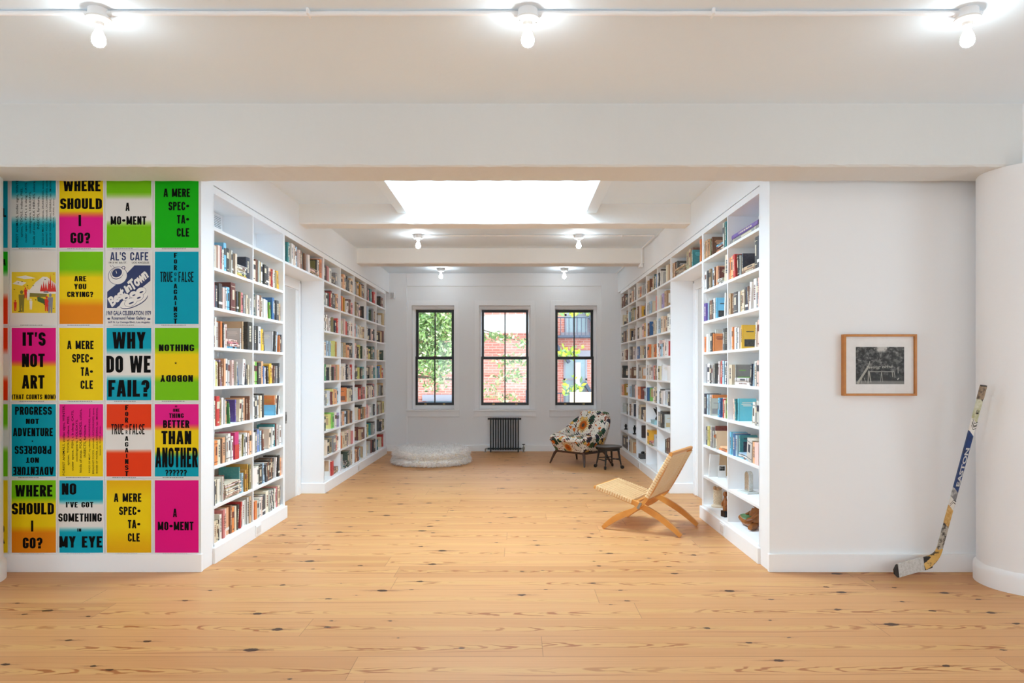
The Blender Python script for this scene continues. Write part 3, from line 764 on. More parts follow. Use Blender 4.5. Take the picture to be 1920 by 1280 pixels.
A = {2: "pe 4 16 cr 9 16 iv 14 16 pl 20 17 pk 23 17 pk 27 16 wh 32 15.5 sk 39 21 bk 46 18 wh 49 17 la 53 15 bk/b 58 17 cr 63 16 @nv/tq/title 100 18 S:ye,ly,wh,cr,wh,lt 90 9 nv 100 17.5",
 3: "wh 3 21 pk 8 18 nv 15 16 ch/b 24 18 wh 28 16 pl 33 16 wh 36 16 sk 44 17 dr/d 56 21 pe 64 17 ch/b 69 16 ol 72 16 dr 75 16 pk 80 16 gr 85 14.5 cr 90 15 ol 95 15.5 wh 98 13 lb 100 13",
 4: "br 4 20 wh 8 21 lt 15 18 br 21 17.5 o 26 19 ch 29 18 wh 36 17 pl 41 17.5 @tn/iv/low 87 22 @lt/wh/title 72 16 S:sk,pl,pk,pl 78 7.5 _ 88 bk/d 100 22",
 5: "wh 5 19 lt 9 18.5 ly 13 18 cr 16 17 br 21 17.5 la/l 27 19 br 30 18 pe 35 20 wh 42 20 lt 47 19 pl 53 19 nv/l 60 18.5 wh 62 18 bl/l 66 15 @br/gr/low 86 20 _ 78 wh/r 88 20 ch 92 16 cr 95 16 kh 100 16",
 6: "cr 6 18 rd/d 15 21 kh 20 18 ye 26 18 wh 32 19.5 lt 36 18 pe 39 17 gn/l 44 15 dg/l 49 16.5 @pu/pu/low 68 17 @br/tn/panel 95 19 _ 66 cr/r 74 17 lt 79 17 pe 84 18 ch 88 17 br 94 17 wh 98 18.5",
 7: "bk 6 17.5 o 14 17.5 cr 22 17.5 br 25 17.5 pe 33 18.5 lt 38 19.5 wh 45 20.5 bk 50 19.5 wh 55 18 mg/h 66 20.5 lt 71 18 wh/r 77 17.5 cr 80 17.5 ol/r 84 17 lt 88 17.5 wh 92 18 pl 95 17.5 pe 100 19",
 8: "nv 4 17 cr 9 17 cr 14 17 iv 21 17 lt 24 17 wh 27 18 dr 32 18.5 @te/te/low 78 20 @go/bk/low 90 21 S:cr,pl,iv,cr,iv,cr,pl,cr 77 12.5 lb 82 15 go 87 17 bk 91 18 pe 95 19.5 ol 100 19.5",
 9: "cr 7 15.5 bk 9 15 cr 13 15 bk 18 14.5 wh 24 18 pk 30 20.5 pl 35 20.5 pe/b 46 20 br 50 21 o 56 19 cr 61 19 bk/r 69 19 rd/r 76 20 gr 79 18 wh 84 19.5 lt 89 19.5 lt 94 21 tn 99 21"}
B = {2: "cr 11 16.5 br 18 18.5 lt 23 18 ye 33 18 wh 39 18 bk 46 17 ch/b 56 16.5 wh 62 16 pe 68 16.5 rd 72 16 wh 77 16 kh 85 15 ye/l 95 16.5",
 3: "ly 6 19 ch 11 17.5 te 16 18 pl 25 17.5 br 31 18 wh 38 16.5 wh 45 16 lt 52 15.5 pe/l 58 15 lg/l 64 14.5 bl/d 71 19 ch 77 18 ch 83 18 ch 89 18 ch 94 18 tn 99 16",
 4: "bk 7 20 ch 14 20 bk 21 20 wh 31 20 ye/l 42 18 ch/l 47 16 @lt/iv/title 79 18 _ 76 bk/r 85 18 lb/r 91 18 o 94 15 br 97 14 ch 100 16",
 5: "lb 5 21 cr 8 19 lg 16 18.5 bk 24 18 ch 34 18 pe 40 19 bl 47 15 wh 51 14 bk/l 57 15 ye/l 68 17 pl/r 75 16 br/r 80 15.5 gr 86 15.5 ch 90 18",
 6: "lb 3 17 wh 6 17.5 ch 14 18 lt 18 19 cr 25 18.5 cr 32 18.5 bk 38 20 @o/go/title 84 17 @sk/sk/low 78 9 _ 82 cr/r 89 17.5 ch/r 93 17 wh 98 16.5",
 7: "wh 4 16.5 wh 9 17 gr 14 17 ch 19 18 pb 26 18.5 lb 32 17 br/l 40 17 @bl/tq/low 62 16 _ 54 cr/r 62 16.5 wh/r 69 16.5 wh/r 77 17.5 te 82 19.5 dr 86 20 lt 92 19 wh 98 18",
 8: "lb 4 15 wh 17 15.5 wh 25 16 bk 36 16.5 lb/l 44 17 ch/l 52 15.5 br/l 60 16 bk 66 17.5 br 71 18 bk/r 79 18 wh/r 84 18 ch 88 17 bk/b 94 19 pe 100 16",
 9: "ye/h 8 15.5 o 16 15 lt 22 15 wh 28 16 pl 34 16 ch/b 46 16.5 iv 56 18.5 lt 61 18 ch 66 17 lt 71 17.5 dg 76 18 wh 82 17 pk 87 18 cr 94 18.5 ch 98 16.5"}
for r, sp in A.items(): cell(-1, DIVN[0], DIVN[1], r, sp, LA, group=GA)
for r, sp in B.items(): cell(-1, DIVN[1], DIVN[2], r, sp, LBb, group=GA)
RC = ('the near end', 'picture-side bookcase, doorway bay'); RD = ('the near end', 'picture-side bookcase, picture bay')
C_ = {1: "tn 4 17 pe 7 17 tn 11 17 pe 15 17 kh 20 16.5 @br/pe/title 76 17.5 _ 46 S:o,br,dr,sk 77 8 lt 84 21 te 92 21 wh 100 22",
 2: "wh 7 17 ch 13 17 wh 18 17 kh 26 17 lb 36 17 br 41 17 pe 49 17 @dr/cr/title 80 16 S:wh,lt 76 5 cr/r 99 21.5",
 3: "pu 10 16 lb 14 16 br 26 17.5 ch 30 17.5 wh 37 18.5 @sk/bk/low 92 18.5 _ 84 wh/r 92 19 bl/r 99 20",
 4: "o 6 14 wh 14 16 lt 22 16 wh 27 17 ch 34 16.5 @lt/wh/title 76 19 @o/dr/title 76 15.5 _ 72 lb 80 17 ch 90 18 bk 97 18",
 5: "gr 10 17 wh 20 17.5 ch 27 16 lt 31 16 @ch/lt/panel 60 17.5 _ 55 wh/r 63 19 rd/r 73 19.5 lb 82 19.5 wh 88 19 nv 94 18 pl 100 18",
 6: "nv 10 18.5 lb 16 18 pl 22 18 @o/dr/title 72 18 @lt/gr/low 60 15 _ 54 sk/r 62 16 bl/r 68 16 pl/r 75 16.5 rd 80 16 cr 86 15 lg 92 17 te 98 17",
 7: "nv 11 16.5 ly 18 17.5 wh 25 18 gr 34 18 @dr/bk/stripe 96 19 @lt/o/stripe 96 15 _ 46 cr/l 53 15.5 S:o,pe 95 4"}
D_ = {1: "S:gr,pu 94 8",
 2: "o 5 17.5 pe 12 18 rd/l 22 18 bk/l 29 17 lt 32 16 @nv/nv/low 72 17 S:br,tn 84 6 bk 92 22.5 nv/b 99 22.5",
 3: "tn 5 17 br 11 17 ch 23 17 lt 30 16.5 tn 38 16.5 cr 46 16.5 nv/b 56 18 br/l 64 17.5 wh/r 74 20 wh 84 21.5 gr 93 19 pl 97 21 lb 100 22",
 4: "lt 7 18 o 11 18 wh 19 17.5 gr 25 16.5 wh 30 16.5 @ye/bk/low 80 18.5 _ 82 wh/r 89 18 pl 95 19.5 pe 100 20",
 5: "cr 10 16 @gr/lg/low 58 16 S:wh,lt 66 7 _ 67 nv/r 74 16 lb/r 79 16 wh 86 18 gr 91 17 pl 99 18.5",
 6: "_ 6 pl/l 12 17 te/l 18 17 @tq/wh/title 68 17.5 _ 66 cr/r 77 16 wh 84 16.5 gr 91 16 lt 99 18",
 7: "sk 5 18 wh 9 17.5 bl 17 17.5 lb 23 16.5 @te/nv/panel 68 17 S:sk,wh,lb 55 4.5 lt/r 74 16.5 pe 84 15.5 pl 97 16"}
for r, sp in C_.items(): cell(1, DIVN[1], DIVN[2], r, sp, RC, group=GR)
for r, sp in D_.items(): cell(1, DIVN[0], DIVN[1], r, sp, RD, group=GR)

# the books of the far bookcases and over the doorways
far_c, far_p = MB(), MB(); ST = (far_c, far_p)
def fill(side, y0, y1, row, spec):
    toks = spec.split(); ws = []
    for t in toks: ws.append(3.2 if t[0] == '@' else 2.2 if t[0] == 'S' else BR.uniform(.7, 1.5))
    tot = sum(ws); gap = BR.choice([0, .03, .08]); acc = 0; out = []
    for t, w in zip(toks, ws):
        acc += w/tot*(1-gap)
        if t[0] == '@': out.append(f"@{t[1:]}/{BR.choice(['wh', 'cr', 'br', 'ch', 'tn'])}/{BR.choice(['panel', 'title', 'low', 'picture'])} {acc*100:.1f} {BR.uniform(15, 19):.1f} _ {acc*100:.1f}")
        elif t[0] == 'S': out.append(f"S:{t[2:]} {acc*100:.1f} {2.0*len(t[2:].split(',')):.1f}")
        else: out.append(f"{t} {acc*100:.1f} {BR.uniform(14.5, 20):.1f}")
    cell(side, y0, y1, row, ' '.join(out), stuff=ST)
FL = ["bk dr pk wh S:ch,ch,ch,br,tn gr|br cr pe tn ch ch bk cr tn|ch gr tn go go ch ch br|br dr pk te bk rd|@bk dr",
"wh lb nv wh bk rd dr ol nv nv tn pe|br pu o go dr wh wh dr dr pk|ol kh cr ch pl @bk|pb lb @dg gr br|nv @wh tn",
"wh bk wh dr wh lt @kh nv rd|@cr pl rd bk wh wh pl|pk pl lb wh cr cr tn|pl wh wh @nv pl nv nv|@bk tn dr",
"o cr lb nv lb @ly go|@lt tn pe bk nv|dr pl dr bk ly @dg wh|bk cr ly dg te nv|tn cr @dg",
"br gn @bk cr bk pk kh pe|cr wh cr wh bk nv lt wh rd|br ch @ly bk te|ch @bk cr pl te|pl te bl ye rd br",
"wh wh gr @wh dr ly pe pe lb|@o cr nv|@wh rd dr pk|ly bk br wh cr nv pk dr|@cr gr bk tn",
"te dg @ly lg wh la|nv pl pe lb nv tn ch br|cr @cr o bk kh pe|pk pl @lt nv|br pk gr cr kh ly",
"cr cr tn bk kh gr rd cr|rd o cr cr bk pl cr pk|ch @dr tn dr br|bk ly @te gr ch|@ch nv cr ol",
"gr @wh rd S:br,tn,br,br|pk @lt S:ch,te,gr,nv,ch dg dg gr cr|br pe br lb @tn|cr @lt dr bk|pe te @cr rd"]
for r, ln in enumerate(FL, 1):
    for b_, sp in enumerate(ln.split('|')): fill(-1, DIVF[b_], DIVF[b_+1], r, sp)
FR = ["br dr br ch ch gr|br cr o br wh bk|cr o lt @lt kh|tn @br tn dg cr bl|ch bk wh @lt bk cr tn cr",
"@cr br|lb ch ol ol gr tn|br pl @ye br|lt lb @cr pk|br cr la tn @tn",
"ch br ch gr tn|tn @nv br bk wh pk|bk wh pl o ye/r|br @bl cr cr lt|lb cr tn br wh wh",
"wh cr dr gr|gr ch cr lt pl|bl cr @cr nv|pl o @cr o pe|wh pl lb wh pl wh wh @rd",
"bk @bk|br @br|gr lt @pe dr|wh cr wh lt rd kh br|cr @wh wh",
"pe @go|lb @gr pl|o @dr lb|bl @lg wh cr ch|gr ch wh @lt bk",
"@lt ch|br wh @nv|lt cr @ch cr tn||gr bk @lt bk",
"|||ye S:ol,wh,pk @lt|",
"ch bk|kh cr @pe gr|||"]
for r, ln in enumerate(FR, 1):
    for b_, sp in enumerate(ln.split('|')):
        if sp: fill(1, DIVF[4-b_], DIVF[5-b_], r, sp)
cell(-1, 6.85, 8.27, 1, "pk 5 20 ch 9 19 te 13 19 lt 16 19 dg 20 18.5 wh 25 20 cr 29 19.5 wh 32 17.5 ye 35 17.5 lb 39 20 pl 43 18 br 46 18 br 50 18 ch 53 18 br 57 17.5 ch/l 62 18 wh/l 69 18 @bk/ol/picture 92 19 S:br,tn,pl,br 90 8 wh 93 19 o 99 21", stuff=ST)
cell(1, 6.85, 8.27, 1, "tn 3 17 pe 6 17 br 9 17 @ch/wh/title 38 17.5 S:tn,br,kh,tn 42 9 kh 50 19 tn 56 19 tn 61 19 br 66 19 @te/tq/title 92 16 _ 90 o 94 21 ye 97 21 lg 100 21", stuff=ST)
# the 300 books that show largest are things of their own, the rest join the stuff
PEND.sort(key=lambda q: -q[0])
for n_, (_, _, label, t, d, h, col, acc, style, M, design, dacc, group) in enumerate(PEND):
    if n_ >= 300:
        book_geo(far_c, far_p, t, d, h, col, acc, style, M)
        if design: cover_design(far_c, t, d, h, dacc or acc, M, design)
        continue
    cv = MB(); pg = MB(); book_geo(cv, pg, t, d, h, col, acc, style)
    if design: cover_design(cv, t, d, h, dacc or acc, None, design)
    o = cv.build('book', BOOK, M=M); tag(o, label, 'book', group)
    pg.build('page_block', PAGES, o); COUNT[0] += 1
fb = far_c.build('books', BOOK); tag(fb, 'all the smaller and farther books filling the white bookcases and bridging shelves', 'books', kind='stuff')
pb_ = far_p.build('page_block', PAGES, fb); pb_['kind'] = 'stuff'

# ------------------------------------------------------------------ posters
PINK = (226, 28, 138); YEL = (236, 206, 14); TEAL = (0, 158, 182); LIME = (118, 196, 14); GRN = (22, 178, 18); ORG = (226, 134, 14); WHT = (226, 225, 222); RED = (228, 62, 18); GOLD = (226, 172, 10); MAG = (222, 16, 128); NAVY = (14, 36, 92); PAPER = (224, 224, 224)
PYW = YF-.0015
def lerp(a, b, t): return tuple(a[i]+(b[i]-a[i])*t for i in range(3))
class Poster:
    """sheet of printed card pinned to the wall; pixel coordinates of the photograph locate the printing on it"""
    def __init__(s, label, x0, y0, x1, y1, bands, seed, margin=(3, 3, 3, 3.5)):
        s.y = PYW; s.o0 = PX(x0, y1, s.y); s.o1 = PX(x1, y0, s.y)
        s.w = s.o1.x-s.o0.x; s.h = s.o1.z-s.o0.z; s.rnd = random.Random(seed); s.ph = [s.rnd.uniform(0, 6) for _ in range(4)]; s.am = s.rnd.uniform(.5, 1.3)
        s.px = (x0, y0, x1, y1); k = s.w/(x1-x0); s.k = k
        m = MB(); nx, nz = 8, 72
        xs = [0, margin[0]*k]+[margin[0]*k+(s.w-(margin[0]+margin[2])*k)*i/nx for i in range(1, nx)]+[s.w-margin[2]*k, s.w]
        zi0, zi1 = margin[3]*k, s.h-margin[1]*k
        zs = [0, zi0]+[zi0+(zi1-zi0)*i/nz for i in range(1, nz)]+[zi1, s.h]
        vs = [(x, -s.bulge(x, z), z) for z in zs for x in xs]; n = len(xs)
        for a in range(len(zs)-1):
            fs = []
            f = 1-((zs[a]+zs[a+1])/2-zi0)/(zi1-zi0)         # 0 top .. 1 bottom of the printed field
            c = bands[0][1]
            for (fa, ca), (fb_, cb) in zip(bands, bands[1:]):
                if fa <= f <= fb_: c = lerp(ca, cb, (f-fa)/max(1e-6, fb_-fa))
            if f > bands[-1][0]: c = bands[-1][1]
            for b in range(n-1):
                edge = a == 0 or a == len(zs)-2 or b == 0 or b == n-2
                i = a*n+b; m.v += []; fs.append(((i, i+1, i+n+1, i+n), lin(PAPER) if edge else lin(c)))
            for f4, cc in fs: m.f.append(list(f4)); m.m.append(0); m.c.append(cc)
        m.v = vs
        # paper thickness: closed back edge
        s.o = m.build('poster', PRINT, None, loc=s.o0); tag(s.o, label, 'poster', 'letterpress posters on the partition wall')
        sol = s.o.modifiers.new('thickness', 'SOLIDIFY'); sol.thickness = .0006; sol.offset = 1
        s.ink = MB()
        s.fineprint()
    def bulge(s, x, z):
        u, v = x/s.w, z/s.h
        return .0012+s.am*(.0032*math.sin(PI*u)*(.6+.4*math.sin(3*v+s.ph[0]))+.0012*(1+math.sin(5*v+s.ph[1]))*(1-u)+.003*max(0, .12-v)/.12*math.sin(PI*u))
    def pt(s, px, py, lift=.0009):
        x = (px-s.px[0])*s.k; z = s.h-(py-s.px[1])*s.k
        return (x, -s.bulge(x, z)-lift, z)
    def fineprint(s):
        x0, y0, x1, y1 = s.px; r = s.rnd; x = x0+r.uniform(14, 20)
        e = x+r.uniform(38, 46)
        while x < e:
            l = r.uniform(1.2, 4); s.quad(x, y1-2.1, x+l, y1-1.2); x += l+.7
    def quad(s, x0, y0, x1, y1, mi=0, lift=.0009): s.ink.add([s.pt(x0, y1, lift), s.pt(x1, y1, lift), s.pt(x1, y0, lift), s.pt(x0, y0, lift)], [(0, 1, 2, 3)], mi)
    def poly(s, P, mi=0, lift=.0009):
        """filled shape, cut into small tiles so that it follows the curl of the sheet"""
        def clip(Q, ax, v, sg):
            out = []
            for a, b in zip(Q, Q[1:]+Q[:1]):
                da, db = sg*(a[ax]-v), sg*(b[ax]-v)
                if da >= 0: out.append(a)
                if (da > 0 > db) or (da < 0 < db): t = da/(da-db); out.append((a[0]+(b[0]-a[0])*t, a[1]+(b[1]-a[1])*t))
            return out
        x = min(p[0] for p in P); X1 = max(p[0] for p in P); Y0 = min(p[1] for p in P); Y1 = max(p[1] for p in P)
        while x < X1-1e-6:
            col = clip(clip(list(P), 0, x, 1), 0, x+5, -1); y = Y0
            while len(col) > 2 and y < Y1-1e-6:
                t = clip(clip(col, 1, y, 1), 1, y+8, -1)
                if len(t) > 2: s.ink.add([s.pt(a, b, lift) for a, b in t], [list(range(len(t)))], mi)
                y += 8
            x += 5
    def text(s, txt, x0, y0, x1, y1, rot=0, off=.022, mi=0, sp=1.0, shear=0, lift=.0011, block=None):
        vs, fs, asp = block_geo(txt, *block) if block else text_geo(txt, off, shear, sp); out = []
        for u, v in vs:
            if rot == 90: out.append(s.pt(x0+(x1-x0)*(1-v), y1-(y1-y0)*u, lift)); continue     # reads upwards
            a, b = (u, 1-v) if rot == 0 else (1-u, v)
            out.append(s.pt(x0+(x1-x0)*a, y0+(y1-y0)*b, lift))
        s.ink.add(out, fs, mi)
    def slant(s, txt, cx, cy, w, h, ang, off, mi, shear=.25, lift=.0016):
        vs, fs, asp = text_geo(txt, off, shear, .92); ca, sa = math.cos(ang), math.sin(ang); out = []
        for u, v in vs:
            a, b = (u-.5)*w, (v-.5)*h
            out.append(s.pt(cx+a*ca-b*sa, cy-(a*sa+b*ca), lift))
        s.ink.add(out, fs, mi)
    def line(s):
        """closes one line of lettering as a part of its own"""
        if s.ink.v: s.ink.build('lettering', [INK], s.o)
        s.ink = MB()
    def done(s, mats=None):
        if s.ink.v: s.ink.build('printed_artwork' if mats else 'fine_print', mats or [INK], s.o)
XB = [19, 108.5, 197, 287.3, 376]; YB5 = [326, 468.3, 611.3, 754, 896.6, 1039.5]
def bands2(a, b, c, w=.05): return [(0, a), (c-w, a), (c+w, b), (1, b)]
def bands3(a, b, c, p, q, w=.05): return [(0, a), (p-w, a), (p+w, b), (q-w, b), (q+w, c), (1, c)]
def P1(x, y): return x/4.2675, 320+y/4.2675
def P2(x, y): return x/4.2675, 600+y/4.2675
def P3(x, y): return x/4.8, 880+y/4.8
def mk(label, r, c, bands, lines, K, seed, fin=True):
    p = Poster(label, XB[c]+.35, YB5[r]+.35, XB[c+1]-.35, YB5[r+1]-.35, bands, seed)
    if fin: p.ink.build('fine_print', [INK], p.o); p.ink = MB()
    for L in lines:
        t, x0, x1, y0, y1 = L[:5]; kw = L[5] if len(L) > 5 else {}
        a = K(x0, y0); b = K(x1, y1); p.text(t, a[0], a[1], b[0], b[1], **kw)
        if fin: p.line()
    if fin: p.done()
    return p
LIST = [("FOREST ANIMALS, zodiac signs, WINTER,", 503, 527, 680, 1240, .012), ("spices, TOOLS, indians, PIES,", 540, 562, 765, 1160, .012), ("outer space, FISH, c b slang, CATS,", 575, 596, 720, 1203, .012), ("cookingware, HOLIDAYS,", 608, 630, 795, 1130, .012),
    ("kinds of soup, FOLK HEROES, colors,", 638, 662, 710, 1218, .012), ("INSECTS, furniture,", 672, 694, 835, 1095, .012), ("KINDS OF MEAT, my relatives, DRUNKENNESS, doctors,", 712, 729, 705, 1220, .01), ("BREAKFAST FOODS, witchcraft, UNCLEANLINESS, sports,", 742, 759, 700, 1228, .01),
    ("BODIES OF WATER, alcohol, SWEARING, hair, SMOKING,", 770, 787, 700, 1225, .01), ("bastards, GUNS, skinny,", 797, 811, 845, 1080, .01)]
def lst(dx, dy): return [(t, a+dx, b+dx, c+dy, d+dy, dict(rot=90, off=o)) for t, a, b, c, d, o in LIST]
FAT = dict(block=(.50, .215, .175)); XF = dict(block=(.53, .235, .18)); THIN = dict(block=(.42, .145, .125, .09)); INV = dict(rot=180, block=(.50, .215, .175))
def spectacle(x, y): return [('A MERE', x, x+212, y, y+67, FAT), ('SPEC•', x+40, x+206, y+106, y+174, FAT), ('TA•', x+108, x+206, y+212, y+280, FAT), ('CLE', x+107, x+206, y+317, y+385, FAT)]
def cross(cx, y, x):   # FOR / TRUE OR FALSE / AGAINST
    L = [('F', cx-13, cx+13, y, y+40, FAT), ('O', cx-13, cx+13, y+52, y+86, FAT), ('R', cx-13, cx+13, y+98, y+139, FAT), ('TRUE', x, x+101, y+151, y+233, THIN), ('FALSE', x+147, x+267, y+151, y+233, THIN), ('O', cx-8, cx+8, y+157, y+184, THIN), ('R', cx-8, cx+8, y+200, y+230, THIN)]
    yy = y+247
    for ch, h in zip('AGAINST', (38, 37, 37, 34, 40, 38, 40)): L.append((ch, cx-(5 if ch == 'I' else 14), cx+(5 if ch == 'I' else 14), yy, yy+h, FAT)); yy += h+9.2
    return L
mk('teal and white poster of small sideways words, above the cartoon poster', 0, 0, bands3(TEAL, WHT, TEAL, .28, .62, .06), lst(-372, -35+0*1), P1 if False else (lambda x, y: (x/4.2675, 457.4+(y-1240+35)/4.2675+6)), 1)
mk('yellow and pink poster asking WHERE SHOULD I GO?', 0, 1, bands2(YEL, PINK, .54), [('WHERE', 510, 808, 72, 165, XF), ('SHOULD', 485, 818, 222, 308, XF), ('I', 633, 653, 355, 445, XF), ('GO?', 567, 725, 495, 582, XF)], P1, 2)
mk('lime and white poster reading A MOMENT', 0, 2, bands3(LIME, WHT, LIME, .28, .66), [('A', 1007, 1040, 257, 323, FAT), ('MO•MENT', 887, 1172, 365, 432, FAT)], P1, 3)
mk('plain green poster reading A MERE SPECTACLE', 0, 3, [(0, GRN), (1, GRN)], spectacle(1310, 143), P1, 4)
p = mk('white poster with a small yellow landscape cartoon', 1, 0, [(0, WHT), (1, WHT)], [], P1, 5, False)
def C(x, y): return P1(x, y)
p.poly([C(97, 810), C(447, 810), C(447, 1138), C(97, 1138)], 1, .0008)
p.poly([C(215, 985), C(290, 890), C(345, 848), C(380, 850), C(447, 905), C(447, 985)], 2, .0011)
p.poly([C(103, 905), C(140, 880), C(215, 895), C(180, 920)], 2, .0011); p.poly([C(130, 850), C(210, 838), C(290, 860), C(200, 868)], 2, .0011)
p.poly([C(215, 975), C(380, 985), C(372, 1010), C(225, 1008)], 4, .0013); p.poly([C(355, 945), C(390, 950), C(390, 978), C(350, 975)], 5, .0012)
for x, y, h in ((335, 965, 60), (352, 965, 85), (370, 960, 70), (392, 965, 95), (406, 968, 140), (425, 968, 90), (440, 968, 70)): p.poly([C(x-12, y), C(x+12, y), C(x, y-h)], 3, .0013)
for x, y, mi, sc in ((176, 1010, 4, 1), (208, 960, 3, .5), (230, 975, 2, .5), (376, 1040, 3, .7), (405, 1030, 5, .9), (125, 1060, 3, .5), (250, 1050, 2, .5)):
    p.poly([C(x-24*sc, y-20*sc), C(x+24*sc, y-20*sc), C(x+20*sc, y+50*sc), C(x+17*sc, y+120*sc), C(x+4*sc, y+120*sc), C(x, y+60*sc), C(x-6*sc, y+120*sc), C(x-18*sc, y+120*sc), C(x-20*sc, y+50*sc)], mi, .0014)
    p.poly([C(x+13*sc*math.cos(q*PI/4), y-38*sc+16*sc*math.sin(q*PI/4)) for q in range(8)], mi, .0014)
for k in range(26): x = p.rnd.uniform(105, 435); y = p.rnd.uniform(815, 1130); p.poly([C(x, y), C(x+14, y+4), C(x+4, y+9)], p.rnd.choice([0, 0, 3]), .0013)
for k in range(7): p.poly([C(300+k*9, 1010+k*4), C(312+k*9, 1000+k*4), C(316+k*9, 1045+k*4), C(303+k*9, 1045+k*4)], 6, .0012)
p.done([INK, simple('poster_yellow_ink', (232, 204, 30)), simple('poster_white_ink', (232, 230, 226)), simple('poster_red_ink', (214, 40, 30)), simple('poster_olive_ink', (126, 118, 48)), simple('poster_grey_ink', (130, 134, 150)), simple('poster_green_ink', (60, 96, 50))])
mk('green, yellow and orange poster asking ARE YOU CRYING?', 1, 1, bands3(LIME, YEL, ORG, .30, .70, .06), [('ARE', 597, 693, 842, 885, FAT), ('YOU', 595, 693, 905, 948, FAT), ('CRYING?', 540, 748, 968, 1010, FAT)], P1, 6)
p = mk('white and navy cafe poster with a cup and pastries', 1, 2, [(0, WHT), (1, WHT)], [("AL'S CAFE", 883, 1188, 652, 718, dict(block=(.5, .175, .15), mi=1)), ('1913 W. 6th ST.', 873, 1017, 728, 743, dict(off=.014)), ('LOS ANGELES', 1058, 1195, 728, 743, dict(off=.014)),
    ('1969 GALA CELEBRATION 1979', 855, 1210, 1120, 1157, dict(off=.026, mi=1)), ('Rosamund Felsen Gallery', 897, 1170, 1166, 1198, dict(off=.03, mi=1)), ('669 N. La Cienega Blvd., Los Angeles', 868, 1203, 1203, 1224, dict(off=.022, mi=1))], P1, 7, False)
p.poly([C(1078, 757), C(1205, 757), C(1205, 880), C(1060, 1000), C(935, 1098), C(860, 1098), C(860, 968), C(925, 915)], 1, .0009)
def ell(cx, cy, rx, ry, ang=0, n=28): return [C(cx+rx*math.cos(q)*math.cos(ang)-ry*math.sin(q)*math.sin(ang), cy+rx*math.cos(q)*math.sin(ang)+ry*math.sin(q)*math.cos(ang)) for q in [2*PI*i/n for i in range(n)]]
p.poly(ell(944, 840, 78, 72, -.3), 1, .0011); p.poly(ell(944, 840, 74, 68, -.3), 2, .0012)
p.poly(ell(937, 822, 52, 46, -.5), 1, .0013); p.poly(ell(939, 820, 50, 42, -.5), 2, .0014); p.poly(ell(938, 817, 42, 34, -.5), 1, .0015)
p.poly(ell(990, 776, 15, 13, 0), 1, .0013); p.poly(ell(990, 776, 9, 8, 0), 2, .0015)
for a, b in (((880, 757), (893, 772)), ((898, 757), (915, 772)), ((928, 800), (934, 822))): p.poly([C(*a), C(a[0]+4, a[1]), C(b[0]+4, b[1]), C(*b)], 1 if a[1] < 790 else 2, .0017)
p.poly(ell(1075, 1045, 118, 44, -.42), 1, .0010); p.poly(ell(1072, 1038, 118, 44, -.42), 2, .0011)
for x, y, rx, ry in ((1010, 1012, 30, 26), (1070, 990, 32, 26), (1130, 965, 40, 30), (1050, 1052, 52, 30), (1110, 1010, 40, 30)):
    p.poly(ell(x, y, rx+2.5, ry+2.5, -.4), 1, .0013+x*1e-7); p.poly(ell(x, y, rx, ry, -.4), 2, .0015+x*1e-7); p.poly(ell(x+4, y+6, rx*.42, ry*.22, -.4), 1, .0017)
for txt, x, y, w, h in (('Best', 935, 1012, 160, 78), ('in', 1023, 940, 62, 62), ('Town', 1108, 870, 170, 84)):
    q = P1(x, y); p.slant(txt, q[0], q[1], w/4.2675, h/4.2675, .72, .05, 2)
p.poly(ell(873, 1184, 12, 8), 1); p.poly(ell(1193, 1186, 13, 7), 1)
p.done([INK, simple('poster_navy_ink', NAVY, .4), simple('poster_white_ink', (232, 230, 226))])
mk('teal poster reading TRUE OR FALSE crossed by FOR OR AGAINST', 1, 3, [(0, TEAL), (1, TEAL)], cross(1406, 657, 1283), P1, 8)
mk("pink and yellow poster reading IT'S NOT ART (THAT COUNTS NOW)", 2, 0, bands2(PINK, YEL, .49), [("IT'S", 183, 367, 97, 205, XF), ('NOT', 178, 360, 268, 375, XF), ('ART', 178, 358, 440, 548, XF), ('(THAT COUNTS NOW)', 97, 447, 592, 634, FAT)], P2, 9)
mk('plain yellow poster reading A MERE SPECTACLE, beside WHY DO WE FAIL', 2, 1, [(0, YEL), (1, YEL)], spectacle(540, 165), P2, 10)
mk('teal and white poster asking WHY DO WE FAIL?', 2, 2, bands3(TEAL, WHT, TEAL, .32, .70, .05), [('WHY', 903, 1167, 95, 228, XF), ('DO', 853, 987, 285, 420, XF), ('WE', 1040, 1207, 285, 420, XF), ('FAIL?', 868, 1197, 478, 612, XF)], P2, 11)
mk('lime and yellow poster reading NOTHING above an upside-down NOBODY', 2, 3, bands3(LIME, YEL, LIME, .32, .70, .05), [('NOTHING', 1273, 1555, 195, 248, FAT), ('★', 1396, 1419, 332, 353, FAT), ('NOBODY', 1283, 1545, 440, 493, INV)], P2, 12)
mk('teal poster reading PROGRESS NOT ADVENTURE, repeated upside down', 3, 0, [(0, TEAL), (1, TEAL)], [('PROGRESS', 123, 417, 692, 757, FAT), ('NOT', 210, 315, 788, 830, FAT), ('ADVENTURE', 107, 425, 862, 928, FAT), ('★', 253, 271, 958, 975, FAT),
    ('PROGRESS', 120, 413, 1005, 1070, INV), ('NOT', 210, 315, 1098, 1140, INV), ('ADVENTURE', 107, 432, 1172, 1238, INV)], P2, 13)
mk('pink and yellow poster of small sideways words', 3, 1, bands2(PINK, YEL, .48), lst(0, 0), P2, 14)
mk('red and white poster reading TRUE OR FALSE crossed by FOR OR AGAINST', 3, 2, bands3(RED, WHT, RED, .34, .65, .03), cross(1018, 680, 893), P2, 15)
